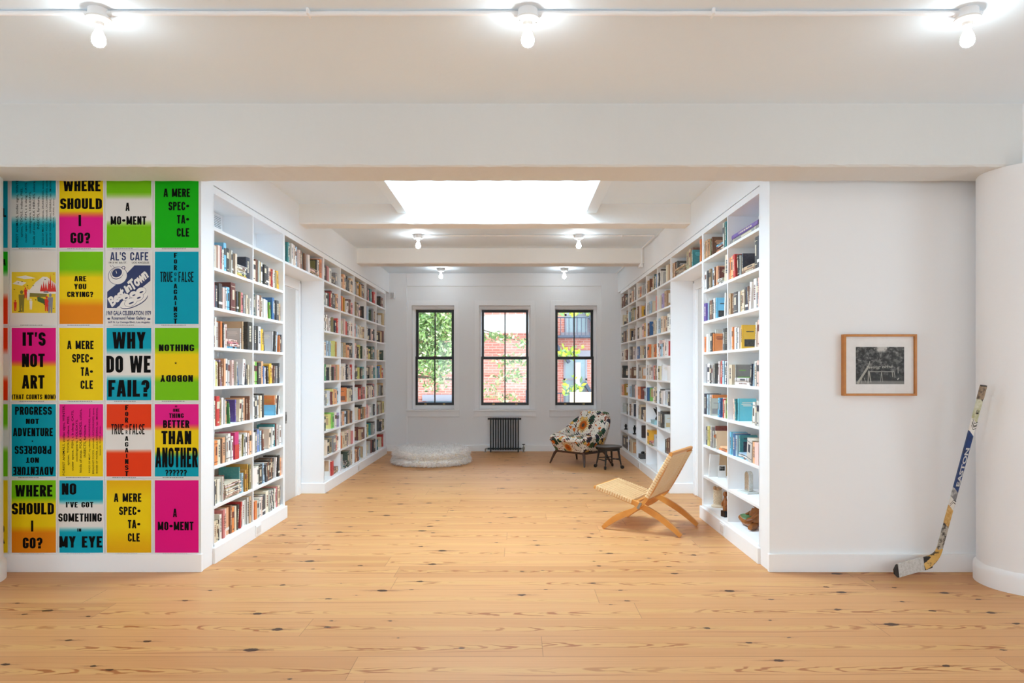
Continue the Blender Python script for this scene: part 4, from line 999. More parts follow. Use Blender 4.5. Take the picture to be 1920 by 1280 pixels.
mk('pink, yellow and teal poster reading IS ONE THING BETTER THAN ANOTHER', 3, 3, bands3(PINK, YEL, TEAL, .32, .70, .05), [('IS', 1402, 1420, 683, 697, FAT), ('ONE', 1387, 1440, 708, 733, FAT), ('THING', 1355, 1472, 745, 782, FAT), ('BETTER', 1307, 1518, 800, 862, XF), ('THAN', 1293, 1532, 885, 992, XF), ('ANOTHER', 1245, 1585, 1018, 1177, FAT), ('??????', 1325, 1497, 1195, 1242, FAT)], P2, 16)
mk('green, yellow and orange poster asking WHERE SHOULD I GO?', 4, 0, bands3(LIME, YEL, ORG, .28, .68, .05), [('WHERE', 140, 475, 138, 242, XF), ('SHOULD', 110, 488, 300, 403, XF), ('I', 283, 303, 457, 557, XF), ('GO?', 208, 385, 610, 708, XF)], P3, 17)
mk("teal and white poster reading NO I'VE GOT SOMETHING IN MY EYE", 4, 1, bands3(TEAL, WHT, TEAL, .30, .68, .04), [('NO', 560, 690, 123, 225, XF), ("I'VE GOT", 597, 843, 290, 340, FAT), ('SOMETHING', 528, 918, 393, 467, FAT), ('IN', 700, 735, 528, 557, FAT), ('MY EYE', 535, 922, 598, 700, XF)], P3, 18)
mk('golden yellow poster reading A MERE SPECTACLE, on the bottom row', 4, 2, bands3(GOLD, YEL, GOLD, .12, .80, .15), [('A MERE', 1028, 1275, 213, 290, FAT), ('SPEC•', 1075, 1268, 333, 408, FAT), ('TA•', 1153, 1265, 452, 528, FAT), ('CLE', 1153, 1260, 572, 647, FAT)], P3, 19)
mk('plain magenta poster reading A MOMENT', 4, 3, [(0, MAG), (1, MAG)], [('A', 1560, 1595, 350, 427, FAT), ('MO•MENT', 1422, 1743, 468, 545, FAT)], P3, 20)
XB0 = XB; XB = [-70, 18.2, 108, 197, 287]
mk('teal poster, mostly behind the column, topmost of its column', 0, 0, [(0, TEAL), (1, TEAL)], [('L', 20, 52, 300, 370, XF)], P1, 21)
mk('green, white and red poster mostly behind the column', 1, 0, bands3(GRN, WHT, RED, .3, .62, .05), [('A', 20, 48, 705, 760, XF)], P1, 22)
mk('red and white poster mostly behind the column', 2, 0, bands3(RED, WHT, RED, .32, .7, .05), [], P2, 23)
mk('lime and white poster mostly behind the column', 3, 0, bands3(LIME, WHT, LIME, .32, .62, .05), [], P2, 24)
mk('yellow poster mostly behind the column, with a black R showing', 4, 0, bands2(YEL, YEL, .4), [('R', -40, 46, 480, 665, XF)], P3, 25)

# ------------------------------------------------------------------ framed photograph
fx0, fx1, fz0, fz1 = 2.402, 2.937, 1.297, 1.748
pf = thing('framed_photograph', 'black and white playground photograph in an amber wood frame on the wall', 'framed picture', (0, YF-.046, 0))
m = MB(); bw = .0165; D = .045
m.box(fx0, fx0+bw, 0, D, fz0, fz1).box(fx1-bw, fx1, 0, D, fz0, fz1).box(fx0+bw, fx1-bw, 0, D, fz0, fz0+bw).box(fx0+bw, fx1-bw, 0, D, fz1-bw, fz1)
m.build('frame', FRAMEW, pf, bevel=.0015)
MB().box(fx0+bw, fx1-bw, .018, .022, fz0+bw, fz1-bw).build('mat_board', simple('mat_board_white', (242, 240, 238), .7), pf)
MB().box(fx0+bw, fx1-bw, .0085, .010, fz0+bw, fz1-bw).build('glazing', MUSEUM, pf)
ix0, ix1, iz0, iz1 = 2.497, 2.851, 1.382, 1.655
def mk_bw():
    g = NT('black_and_white_photograph'); x, y, z = g.sep(g.pos())
    u = g.math('DIVIDE', g.add(x, -ix0), ix1-ix0); v = g.math('DIVIDE', g.add(z, -iz0), iz1-iz0)
    n = g.noise(g.xyz(u, g.mul(v, .8), 0), 11, 6, .7); n2 = g.noise(g.xyz(u, v, 3), 3.2, 3)
    val = g.mul(g.smooth(n, .42, .8), g.add(.12, g.mul(n2, .75)))
    # sky gap between the crowns
    gap = g.add(g.math('ABSOLUTE', g.add(u, -.53)), g.mul(g.add(n, -.5), .35))
    sky = g.mul(g.math('SUBTRACT', 1, g.smooth(gap, .06, .13)), g.smooth(g.add(v, g.mul(n, .2)), .92, 1.02))
    gnd = g.mul(g.math('SUBTRACT', 1, g.smooth(v, .06, .11)), .28)
    low = g.smooth(v, .1, .5)
    val = g.add(g.mul(val, g.add(.25, g.mul(low, .75))), gnd)
    val = g.math('MAXIMUM', val, g.mul(sky, .85))
    col = g.mix(val, (.006, .006, .005), (.72, .70, .66))
    return g.out(col, .5, 0)
im = MB().box(ix0, ix1, .0165, .018, iz0, iz1).build('photograph', mk_bw(), pf)
m = MB()
def q2(u, v, e): return (ix0+(ix1-ix0)*u, .0165-e, iz0+(iz1-iz0)*v)
def stroke(pts, w, e=.0004):
    for (a, b), (c, d) in zip(pts, pts[1:]):
        L = math.hypot(c-a, (d-b)*.78) or 1; nx, ny = -(d-b)*.78/L*w, (c-a)/L*w/.78
        m.add([q2(a-nx, b-ny, e), q2(c-nx, d-ny, e), q2(c+nx, d+ny, e), q2(a+nx, b+ny, e)], [(0, 1, 2, 3)])
stroke([(.03, .02), (.26, .48)], .022); stroke([(.26, .48), (.29, .62)], .008); stroke([(.25, .02), (.26, .36)], .009); stroke([(.27, .36), (.31, .05)], .010)
stroke([(.25, .335), (.80, .335)], .005); stroke([(.53, .33), (.51, .06)], .004); stroke([(.53, .33), (.555, .06)], .004); stroke([(.75, .33), (.765, .19)], .007); stroke([(.79, .33), (.81, .18)], .006); stroke([(.87, .46), (.875, .29)], .007); stroke([(.86, .12), (.89, .17)], .012); stroke([(.12, .02), (.12, .25)], .005); stroke([(.17, .17), (.2, .05)], .005)
vs, fs, _ = text_geo('Swing time', .004, .35, .95)
m.add([q2(.20+.57*u, .385+.11*v+.03*u, .0005) for u, v in vs], fs)
m.build('playground_outlines', simple('photo_pale_grey', (178, 176, 166), .6), im)

# ------------------------------------------------------------------ hockey stick leaning on the column
hs = thing('hockey_stick', 'worn hockey stick with a white taped blade leaning on the round column', 'hockey stick')
HB = Vector((PX(1757, 1046, 4.945))); HT = Vector((PX(1844.5, 722, 4.625)))
ax = (HT-HB); HL = ax.length; ax.normalize()
sd = Vector((1, 0, 0)); sd = (sd-ax*sd.dot(ax)).normalized(); nr = ax.cross(sd).normalized()
if nr.y > 0: nr = -nr
SW, SDp = .038, .022
HM = Matrix(((sd.x, nr.x, ax.x, HB.x), (sd.y, nr.y, ax.y, HB.y), (sd.z, nr.z, ax.z, HB.z), (0, 0, 0, 1)))   # local x across, y towards the viewer, z up the shaft
def seg(name, a, b, mat, parent, grow=0, skew=0):
    w, d = SW/2+grow, SDp/2+grow
    prof = [(-w, -d+.004), (-w+.004, -d), (w-.004, -d), (w, -d+.004), (w, d-.004), (w-.004, d), (-w+.004, d), (-w, d-.004)]
    vs = [(x, y, a*HL+(-skew*x/w)) for x, y in prof]+[(x, y, b*HL+(-skew*x/w if b < .999 else 0)) for x, y in prof]
    fs = [list(range(7, -1, -1)), list(range(8, 16))]+[(i, (i+1) % 8, 8+(i+1) % 8, 8+i) for i in range(8)]
    mb = MB().add(vs, fs, 0, None, HM); return mb.build(name, mat, parent)
def worn(name, c1, c2, sc, lo, hi, rough=.4):
    g = NT(name); n = g.noise(g.obj(), sc, 4, .65); MATS[name] = g.out(g.mix(g.smooth(n, lo, hi), lin(c1), lin(c2)), rough); return MATS[name]
seg('shaft', .055, .97, simple('stick_dark_core', (60, 60, 62), .4), hs, -.0008)
s_ = lambda n, a, b, m, sk=0: seg(n, a, b, m, hs, 0, sk)
s_('lower_graphics', .055, .20, worn('scuffed_grey_black', (60, 58, 56), (186, 182, 172), 22, .42, .56))
s_('gold_section', .20, .305, worn('scuffed_gold', (196, 150, 76), (220, 190, 130), 30, .4, .7), .02)
s_('lower_white_section', .305, .355, simple('stick_white_gloss', (226, 226, 222), .25), .02)
s_('grey_section', .355, .41, worn('scuffed_silver', (120, 122, 126), (190, 192, 194), 25, .4, .6), .02)
s_('blue_section', .41, .735, worn('scuffed_deep_blue', (16, 58, 116), (18, 44, 84), 18, .45, .65, .3), .02)
s_('upper_white_section', .735, .805, simple('stick_white_gloss', (226, 226, 222), .25), .02)
s_('upper_graphics', .805, .925, worn('pale_green_grey', (176, 178, 140), (206, 208, 190), 14, .4, .6), .02)
seg('grip_tape', .925, .995, worn('dirty_grip_tape', (150, 132, 112), (96, 86, 78), 40, .45, .65, .8), hs, .0012)
seg('butt_cap', .995, 1.0, BLACK, hs, .0004)
m = MB(); e = SDp/2+.0004
def band_text(txt, z0, z1, w, off, flip=False):
    vs, fs, _ = text_geo(txt, off, 0, 1.0); m.add([((.5-v)*w*-1*-1 if False else (v-.5)*-w, e, (z0+(z1-z0)*u)*HL) for u, v in vs], fs, 0, None, HM)
band_text('EASTON', .435, .655, .026, .03)
m.build('lettering', simple('stick_silver_print', (200, 204, 206), .3), hs)
m = MB()
for zc, sg in ((.33, 1), (.77, -1), (.79, -1)):
    for k in range(2): m.add([(-SW/2, e, zc*HL+k*.018-.02*sg), (0, e, zc*HL+k*.018+.012*sg), (SW/2, e, zc*HL+k*.018+.0*sg), (SW/2, e, zc*HL+k*.018+.006*sg), (0, e, zc*HL+k*.018+.018*sg), (-SW/2, e, zc*HL+k*.018-.014*sg)], [(0, 1, 2, 3, 4, 5)], 0, None, HM)
vs, fs, _ = text_geo('E', .03, 0, 1.0); m.add([((.5-v)*.018, e, (.845+.022*u)*HL) for u, v in vs], fs, 0, None, HM)
m.build('printed_chevrons', BLACK, hs)
# blade
toe = PX(1676, 1077, 4.86); heel = PX(1752, 1049, 4.93)
heel = Vector(HB)
bl = MB(); path = []; H = []; Wd = []
bot0 = Vector((toe.x, toe.y, .0)); n = 12
def blade_pts(a, b, grow):
    P, W_, H_ = [], [], []
    for i in range(n+1):
        q = a+(b-a)*i/n
        cx = heel.x+(toe.x-heel.x)*q; cy = heel.y+(toe.y-heel.y)*q+.012*math.sin(PI*q)
        zc = .104-(.104-.049)*q
        h = .096 if q > .25 else .096-.03*(1-q/.25)
        if q > .92: h *= math.sqrt(max(.05, 1-((q-.92)/.085)**2))
        P.append((cx, cy, zc)); W_.append(.011+grow); H_.append(h+grow)
    return P, W_, H_
dirn = Vector((toe.x-heel.x, toe.y-heel.y, 0)).normalized(); sdb = Vector((-dirn.y, dirn.x, 0))
def blade(a, b, grow, name, mat): P, W_, H_ = blade_pts(a, b, grow); return MB().bar(P, W_, H_, 0, None, None, sdb).build(name, mat, hs, True, bevel=.002)
blade(.12, 1.0, 0, 'blade', simple('blade_black_composite', (34, 34, 36), .4))
blade(.30, .90, .003, 'blade_tape', worn('white_blade_tape', (206, 205, 202), (182, 180, 174), 60, .4, .7, .85))
# hosel bending from the shaft into the blade
hp = []; P0 = HB+ax*(.062*HL); P1_ = HB+ax*(-.005); P2_ = Vector(blade_pts(.30, 1, 0)[0][0])
for i in range(9): q = i/8; hp.append(P0*(1-q)**2+P1_*2*q*(1-q)+P2_*q*q)
MB().bar(hp, [.021, .021, .02, .019, .017, .015, .014, .013, .0125], [.038, .040, .044, .050, .058, .068, .078, .086, .092], 0, None, None, (0.25, 1, 0)).build('hosel', worn('worn_gold_leaf', (214, 172, 92), (70, 58, 40), 26, .52, .62, .3), hs, True, bevel=.003)
# ------------------------------------------------------------------ windows
def sash_window(n, x0, x1, fx0, fx1, label):
    t = thing(f'window_{n}', label, 'window', (0, YB, 0), kind='structure')
    yf = .15                                                       # plane of the dark frame behind the wall face
    m = MB()                                                       # flat casing, outer reveal lining and sill board
    for a, b in ((x0-.085, x0), (x1, x1+.085)): m.box(a, b, -.012, 0, WZ0, WZ1+.085)
    m.box(x0, x1, -.012, 0, WZ1, WZ1+.085)
    m.build('casing', TRIM, t, bevel=.002)
    m = MB(); m.box(x0, fx0, yf-.03, yf+.15, WZ0, WZ1).box(fx1, x1, yf-.03, yf+.15, WZ0, WZ1).box(fx0, fx1, yf-.03, yf+.15, 2.625, WZ1)
    m.build('stop', TRIM, t)
    m = MB(); m.box(x0-.10, x1+.10, -.05, .0, WZ0-.03, WZ0).box(x0, x1, 0, yf+.02, WZ0-.03, WZ0+.0005).box(fx0, fx1, yf-.02, yf+.15, WZ0, .838)
    m.box(x0-.10, x1+.10, -.022, .0, WZ0-.135, WZ0-.03); m.build('sill', TRIM, t, bevel=.003)
    w = fx1-fx0; st = .047; z0, zm, z1 = .838, 1.718, 2.622
    def sash(name, a, b, za, zb, y, rb, rt):
        s = MB(); s.box(a, a+st, y, y+.04, za, zb).box(b-st, b, y, y+.04, za, zb).box(a+st, b-st, y, y+.04, za, za+rb).box(a+st, b-st, y, y+.04, zb-rt, zb)
        c = (a+b)/2; s.box(c-.011, c+.011, y+.004, y+.034, za+rb, zb-rt)
        o = s.build(name, BLACKP, t, bevel=.003)
        MB().box(a+st, b-st, y+.017, y+.021, za+rb, zb-rt).build('pane', GLASS, o)
        return o
    lo = sash('lower_sash', fx0-.004, fx1+.004, z0, zm+.03, yf, .052, .055)
    sash('upper_sash', fx0+.004, fx1-.004, zm-.02, z1, yf+.045, .05, .05)
    for q in (.26, .74):
        x = fx0+w*q; l = MB(); l.tube([(x-.018, yf, z0+.022), (x-.016, yf-.02, z0+.03), (x+.016, yf-.02, z0+.03), (x+.018, yf, z0+.022)], .005, 8).box(x-.022, x+.022, yf-.003, yf, z0+.012, z0+.032)
        l.build('sash_lift', BRASS, lo)
    x = (fx0+fx1)/2; MB().box(x-.025, x+.025, yf+.002, yf+.03, zm+.03, zm+.036).lathe([(.014, 0), (.012, .014), (0, .016)], 12, (x, yf+.014, zm+.036)).build('sash_lock', BRASS, lo)
sash_window(1, WIN[0][0], WIN[0][1], -1.872, -1.152, 'dark sash window full of leaves, nearest the poster side')
sash_window(2, WIN[1][0], WIN[1][1], -.645, .243, 'wide dark sash window above the radiator')
sash_window(3, WIN[2][0], WIN[2][1], .737, 1.455, 'dark sash window above the patterned armchair')

# ------------------------------------------------------------------ radiator
rd = thing('radiator', 'dark anthracite column radiator under the middle window', 'radiator', (-.205, 12.44, 0))
N = 12; pit = .0455; x0 = -(N-1)*pit/2
for i in range(N):
    x = x0+i*pit; m = MB()
    for y in (-.034, .034): m.tube([(x, y, .075), (x, y, .60)], .0112, 12)
    for z in (.062, .603): m.ball((x, 0, z), (.0215, .058, .026), 14)
    m.build('column', CHAR, rd, True)
for z, nm in ((.606, 'top_header'), (.064, 'bottom_header')):
    MB().tube([(x0-.055, 0, z), (-x0+.055, 0, z)], .017, 12).build(nm, CHAR, rd, True)
for x in (x0, -x0): MB().box(x-.012, x+.012, -.045, .045, 0, .06).build('foot', CHAR, rd, bevel=.004)
v = MB(); v.tube([(x0-.055, 0, .066), (x0-.085, 0, .066)], .013, 10).tube(fillet([(x0-.07, 0, .066), (x0-.098, 0, .066), (x0-.098, 0, .0)], .02), .012, 10).build('supply_elbow', STEEL, rd, True)
v = MB().lathe([(.03, 0), (.028, .006), (.014, .008)], 16, (x0-.098, 0, 0)).build('pipe_collar', STEEL, rd, True)
v = MB(); v.tube([(-x0+.055, 0, .066), (-x0+.10, 0, .066)], .013, 10).lathe([(.03, 0), (.028, .006), (.013, .008), (.013, .04), (.02, .05), (.02, .085), (.012, .10), (.007, .11), (.007, .135)], 14, (-x0+.098, 0, 0)); v = v.build('valve', STEEL, rd, True)
MB().lathe([(.01, .128), (.026, .132), (.028, .14), (.024, .148), (.006, .15)], 14, (-x0+.098, 0, 0)).build('hand_wheel', BLACK, v, True)

# ------------------------------------------------------------------ fluffy floor cushion
FUR = simple('shaggy_white_fur', (244, 240, 233), .9, 0, .10, 12)
def mk_fur():
    g = NT('shaggy_wool'); at = g.node('ShaderNodeVertexColor', layer_name='col').outputs[0]
    return g.out(at, .85, 0, None, spec=.1)
FURS = mk_fur()
po = thing('floor_cushion', 'large round shaggy white floor cushion below the leafy window', 'floor cushion', (-1.36, 11.0, 0))
def pouf_r(z):   # two stacked rolls with a groove between
    if z < .105: q = (z-.055)/.055
    else: q = (z-.165)/.07
    return .555+.055*math.sqrt(max(0, 1-min(1, q*q)))-(.0 if z < .105 else .02)
prof = [(.0, .0), (.5, .0)]+[(pouf_r(z), z) for z in [.012, .03, .055, .08, .10, .108, .12, .14, .165, .19, .21]]+[(.50, .236), (.36, .245), (.18, .248), (0, .249)]
MB().lathe(prof, 48).build('cushion_body', FUR, po, True)
rf = random.Random(5); m = MB()
def surf():
    if rf.random() < .60:
        a = rf.uniform(0, 2*PI); r = .56*math.sqrt(rf.random()); return Vector((r*math.cos(a), r*math.sin(a), .246-.02*(r/.56)**3)), Vector((0.25*math.cos(a), .25*math.sin(a), 1)), a
    a = rf.uniform(0, 2*PI); z = rf.uniform(.008, .225); r = pouf_r(z); return Vector((r*math.cos(a), r*math.sin(a), z)), Vector((math.cos(a), math.sin(a), .15 if z > .11 else -.1)), a
for k in range(19000):
    p0, nrm, a = surf()
    nrm = (nrm+Vector((rf.gauss(0, .75), rf.gauss(0, .75), rf.gauss(0, .45)))).normalized()
    L = rf.uniform(.03, .068); sw = Vector((rf.gauss(0, 1), rf.gauss(0, 1), rf.gauss(0, .6))).cross(nrm).normalized()*rf.uniform(.0018, .0042)
    mid = p0+nrm*L*.55; tip = mid+(nrm+Vector((rf.gauss(0, .5), rf.gauss(0, .5), -.55))).normalized()*L*.5
    if tip.z < .004: tip.z = .004
    if mid.z < .006: mid.z = .006
    tone = rf.uniform(.86, 1.0); warm = .16 if (math.cos(a+1.0) > .55 and rf.random() < .22 and p0.z < .2) else 0
    c = lin((252*tone, (249-warm*60)*tone, (247-warm*200)*tone))
    m.add([p0-sw, p0+sw, mid+sw*.8, mid-sw*.8, tip], [(0, 1, 2, 3), (3, 2, 4)], 0, c)
f = m.build('shaggy_pile', FURS, po); f['kind'] = 'stuff'

# ------------------------------------------------------------------ patterned armchair
def mk_pattern():
    g = NT('botanical_print_fabric'); p = g.obj(); x, y, z = g.sep(p)
    base = lin((232, 226, 214))
    w1 = g.noise(p, 9, 2); w2 = g.noise(g.node('ShaderNodeVectorMath', [p, (3, 5, 7)], operation='ADD').outputs[0], 9, 2)
    wp = g.xyz(g.add(x, g.mul(g.add(w1, -.5), .06)), g.add(y, g.mul(g.add(w2, -.5), .06)), z)
    col = g.mix(0.0, base, base)
    # small dots
    d = g.vor(p, 36)
    col = g.mix(g.mul(g.math('SUBTRACT', 1, g.smooth(d[0], .26, .32)), g.math('GREATER_THAN', g.sep(d[1])[0], .45)), col, lin((58, 54, 58)))
    # wandering vines
    vn = g.noise(wp, 5.2, 2); vine = g.math('SUBTRACT', 1, g.smooth(g.math('ABSOLUTE', g.add(vn, -.5)), .007, .013))
    col = g.mix(vine, col, lin((150, 72, 42)))
    # leaves: lobed cells
    for sc, off, thr, cs in ((5.0, (9.3, 1.1, .4), .22, ((44, 70, 58), (62, 54, 60))), (7.6, (1.3, 0, 0), .15, ((46, 76, 62), (58, 58, 70))), (6.4, (4.1, 2.2, 0), .28, ((78, 98, 66), (66, 48, 46))), (9.5, (7.7, 1, 3), .42, ((214, 112, 36), (222, 178, 96)))):
        q = g.node('ShaderNodeVectorMath', [wp, off], operation='ADD').outputs[0]
        vv = g.vor(q, sc); rr = g.sep(vv[1])
        lob = g.mul(g.math('SINE', g.mul(g.add(g.mul(x, 1.0), g.add(z, y)), 120)), .045)
        ms = g.mul(g.math('SUBTRACT', 1, g.smooth(g.add(vv[0], lob), .32, .36)), g.math('GREATER_THAN', rr[0], thr))
        col = g.mix(ms, col, g.mix(g.math('GREATER_THAN', rr[1], .5), lin(cs[0]), lin(cs[1])))
    # sunflowers: rayed discs at fixed places of the cloth
    for (cx, cy, cz), R in (((-.10, .50, .60), .135), ((.30, .78, .52), .15), ((.02, -.02, .27), .11), ((-.33, .75, .6), .12)):
        dx = g.add(x, -cx); dy = g.add(y, -cy); dz = g.add(z, -cz)
        r = g.math('SQRT', g.add(g.add(g.mul(dx, dx), g.mul(g.mul(dy, dy), .6)), g.mul(dz, dz)))
        an = g.math('ARCTAN2', dz, g.add(dx, g.mul(dy, .5)))
        ray = g.add(R*.80, g.mul(g.math('SINE', g.mul(an, 22)), R*.20))
        col = g.mix(g.math('SUBTRACT', 1, g.smooth(g.math('SUBTRACT', r, ray), -.004, .002)), col, lin((236, 206, 128)))
        ray2 = g.add(R*.62, g.mul(g.math('SINE', g.mul(an, 22)), R*.12))
        col = g.mix(g.math('SUBTRACT', 1, g.smooth(g.math('SUBTRACT', r, ray2), -.006, .004)), col, lin((192, 92, 28)))
        col = g.mix(g.math('SUBTRACT', 1, g.smooth(r, R*.2, R*.3)), col, lin((82, 66, 52)))
    return g.out(col, .85, 0, g.noise(p, 300, 2), .08, .002, .2)
FAB = mk_pattern()
ac = thing('armchair', 'low armchair in colourful botanical fabric on walnut legs by the window', 'armchair', (.80, 10.70, 0), math.radians(-46))
def loft(rows, name, mat, parent, closed_u=False, closed_v=True, subd=2):
    """grid of points rows[u][v]"""
    nu, nv = len(rows), len(rows[0]); m = MB(); vs = [p for r in rows for p in r]
    fs = [(u*nv+v, u*nv+(v+1) % nv, (u+1) % nu*nv+(v+1) % nv, (u+1) % nu*nv+v) for u in range(nu if closed_u else nu-1) for v in range(nv if closed_v else nv-1)]
    if not closed_u: fs += [list(range(nv-1, -1, -1)), list(range((nu-1)*nv, nu*nv))]
    return m.add(vs, fs).build(name, mat, parent, True, subd=subd)
# shell: U-shaped wall sweeping from low arms up to the back
top = [(-.385, -.06, .445), (-.415, .12, .455), (-.425, .34, .50), (-.415, .52, .60), (-.37, .68, .72), (-.23, .79, .775), (0, .825, .785), (.23, .79, .775), (.37, .68, .72), (.415, .52, .60), (.425, .34, .50), (.415, .12, .455), (.385, -.06, .445)]
bot = [(-.30, .07, .212), (-.315, .20, .207), (-.325, .34, .207), (-.32, .46, .207), (-.28, .56, .207), (-.17, .615, .207), (0, .63, .207), (.17, .615, .207), (.28, .56, .207), (.32, .46, .207), (.325, .34, .207), (.315, .20, .207), (.30, .07, .212)]
rows = []
for (tx, ty, tz), (bx, by, bz) in zip(top, bot):
    c = Vector((0, .30, 0)); d = Vector((tx, ty, 0))-c; d.normalize()
    ins = Vector((-1 if tx > 0 else 1, 0, 0)) if abs(tx) > .36 and ty < .4 else -d
    th = .085
    T = Vector((tx, ty, tz)); B = Vector((bx, by, bz)); mid = T*.5+B*.5+(-ins)*.012
    rows.append([B, mid, T-ins*.0, T+ins*th*.5+Vector((0, 0, .012)), T+ins*th, T*.45+B*.55+ins*(th+.005), B+ins*th*.9])
loft(rows, 'shell', FAB, ac)
m = MB(); fr = [(-.29, .06, .207), (.29, .06, .207), (.325, -.075, .40), (-.325, -.075, .40)]
vs = fr+[(-.29, .55, .207), (.29, .55, .207), (.325, .55, .36), (-.325, .55, .36)]
m.add(vs, [(0, 1, 2, 3), (5, 4, 7, 6), (3, 2, 6, 7), (1, 0, 4, 5), (0, 3, 7, 4), (2, 1, 5, 6)]).build('seat_base', FAB, ac, bevel=.015)
def cushion(name, w, d, t, M, parent, puff=.03):
    n = 8; m = MB(); vs = []
    for side in (1, -1):
        for i in range(n+1):
            for j in range(n+1):
                u, v = i/n*2-1, j/n*2-1; e = max(0, (1-u**4))*max(0, (1-v**4)); k = 1-.05*(u*u*v*v)
                vs.append((u*w/2*k, v*d/2*k, side*(t/2*.55+ (t/2*.45+puff*.5)*e**.6)))
    N1 = (n+1)**2; fs = []
    for s_i in (0, 1):
        for i in range(n):
            for j in range(n): fs.append(tuple(s_i*N1+q for q in (i*(n+1)+j, (i+1)*(n+1)+j, (i+1)*(n+1)+j+1, i*(n+1)+j+1)))
    ring = [i*(n+1) for i in range(n+1)]+[n*(n+1)+j for j in range(1, n+1)]+[i*(n+1)+n for i in range(n-1, -1, -1)]+[j for j in range(n-1, 0, -1)]
    for a, b in zip(ring, ring[1:]+ring[:1]): fs.append((a, b, N1+b, N1+a))
    return m.add(vs, fs, 0, None, M).build(name, FAB, parent, True, subd=1)
cushion('seat_cushion', .63, .62, .10, Matrix.Translation((0, .225, .385)) @ Matrix.Rotation(-.06, 4, 'X'), ac)
cushion('back_cushion', .60, .50, .13, Matrix.Translation((0, .60, .60)) @ Matrix.Rotation(1.12, 4, 'X'), ac)
m = MB(); m.bar([(-.30, .07, .202), (.30, .07, .202)], .03, .035).bar([(-.30, .07, .202), (-.30, .55, .202)], .03, .035, side=(1, 0, 0)).bar([(.30, .07, .202), (.30, .55, .202)], .03, .035, side=(1, 0, 0)).bar([(-.30, .55, .202), (.30, .55, .202)], .03, .035)
m.build('base_rail', WALNUT, ac, bevel=.004)
for sx in (-1, 1):
    for y0, y1 in ((.07, .0), (.55, .66)):
        MB().tube([(sx*.22, y0+(.0 if y0 < .3 else 0), .203), (sx*.275, y0, .199), (sx*.305, y0*.8+y1*.2, .172), (sx*.335, y0*.4+y1*.6, .086), (sx*.36, y1, 0)], [.014, .022, .024, .018, .012], 12).build('leg', WALNUT, ac, True)

# ------------------------------------------------------------------ low rolling stool
st = thing('stool', 'low dark round stool on castors beside the patterned armchair', 'stool', (1.415, 10.385, 0), math.radians(22))
MB().lathe([(0, .303), (.165, .300), (.178, .304), (.182, .313), (.176, .322), (.15, .325), (.10, .321), (0, .319)], 40).build('seat', STOOLW, st, True)
MB().lathe([(.135, .262), (.150, .262), (.152, .302), (.135, .302)], 32).build('seat_ring', STOOLM, st, True)
for k in range(4):
    a = PI/4+k*PI/2; ca, sa = math.cos(a), math.sin(a)
    l = MB().tube([(.128*ca, .128*sa, .30), (.146*ca, .146*sa, .18), (.170*ca, .170*sa, .062)], [.017, .014, .010], 10).build('leg', STOOLM, st, True)
    c = MB().tube([(.170*ca, .170*sa, .066), (.172*ca, .172*sa, .045)], .007, 8).box(-.014, .014, -.012, .012, .022, .048, 0, None, Matrix.Translation((.178*ca, .178*sa, 0)) @ Matrix.Rotation(a+.6, 4, 'Z')).build('castor', STOOLM, l)
    M = Matrix.Translation((.188*ca, .188*sa, .0265)) @ Matrix.Rotation(a+.6, 4, 'Z') @ Matrix.Rotation(PI/2, 4, 'X')
    MB().lathe([(.010, -.011), (.0235, -.009), (.026, 0), (.0235, .009), (.010, .011)], 20, M=M).build('castor_wheel', BLACK, l, True)
    a2 = a+PI/2
    MB().bar([(.157*ca, .157*sa, .125 if k % 2 else .145), (.157*math.cos(a2), .157*math.sin(a2), .125 if k % 2 else .145)], .012, .018, 0, None, None, (0, 0, 1)).build('stretcher', STOOLM, st, bevel=.002)
st.scale = (1.12, 1.12, 1.06)

# ------------------------------------------------------------------ folding chair with woven cord
fc = thing('folding_chair', 'low folding chair of oiled oak with woven paper cord seat and back', 'chair', (.805, 6.409, 0), math.radians(-31))
# local x: front to rear, y: near side to far side; outer pair carries the back, inner pair the seat
def curve(P, n=10):
    out = []
    for (a, b, c) in P:
        a, b, c = Vector(a), Vector(b), Vector(c)
        for i in range(n+1): q = i/n; out.append(a*(1-q)**2+b*2*q*(1-q)+c*q*q)
    return out
W0, W1 = .0, .70
for y in (.045, .555):                                              # seat rail running down into the rear leg
    pts = curve([((-.085, y, .378), (.10, y, .325), (.305, y, .268))], 6)+curve([((.305, y, .268), (.40, y, .238), (.53, y, .168)), ((.53, y, .168), (.65, y, .10), (.745, y, .012))], 6)[1:]
    n = len(pts); MB().bar(pts, .030, [.030+.026*math.sin(PI*min(1, max(0, (i-3)/(n-3)))) if i > 3 else .030 for i in range(n)]).build('seat_rail', OAK, fc, bevel=.005)
for y in (.005, .595):                                              # front leg running up into the back post
    pts = curve([((.015, y, .012), (.12, y, .115), (.26, y, .175))], 6)+curve([((.26, y, .175), (.36, y, .222), (.43, y, .30)), ((.43, y, .30), (.55, y, .48), (.672, y, .745))], 7)[1:]
    n = len(pts); MB().bar(pts, .030, [.034+.022*math.sin(PI*min(1, i/9)) if i < 9 else .032 for i in range(n)]).build('back_post', OAK, fc, bevel=.005)
MB().bar([(-.082, .03, .376), (-.082, .57, .376)], .030, .026, 0, None, None, (1, 0, -.3)).build('front_rail', OAK, fc, bevel=.006)
MB().bar([(.30, .03, .262), (.30, .57, .262)], .028, .024, 0, None, None, (1, 0, -.3)).build('rear_rail', OAK, fc, bevel=.006)
MB().bar([(.672, -.008, .742), (.672, .608, .742)], .030, .026, 0, None, None, (.4, 0, 1)).build('top_rail', OAK, fc, bevel=.006)
MB().bar([(.435, -.008, .312), (.435, .608, .312)], .028, .024, 0, None, None, (.4, 0, 1)).build('lower_back_rail', OAK, fc, bevel=.006)
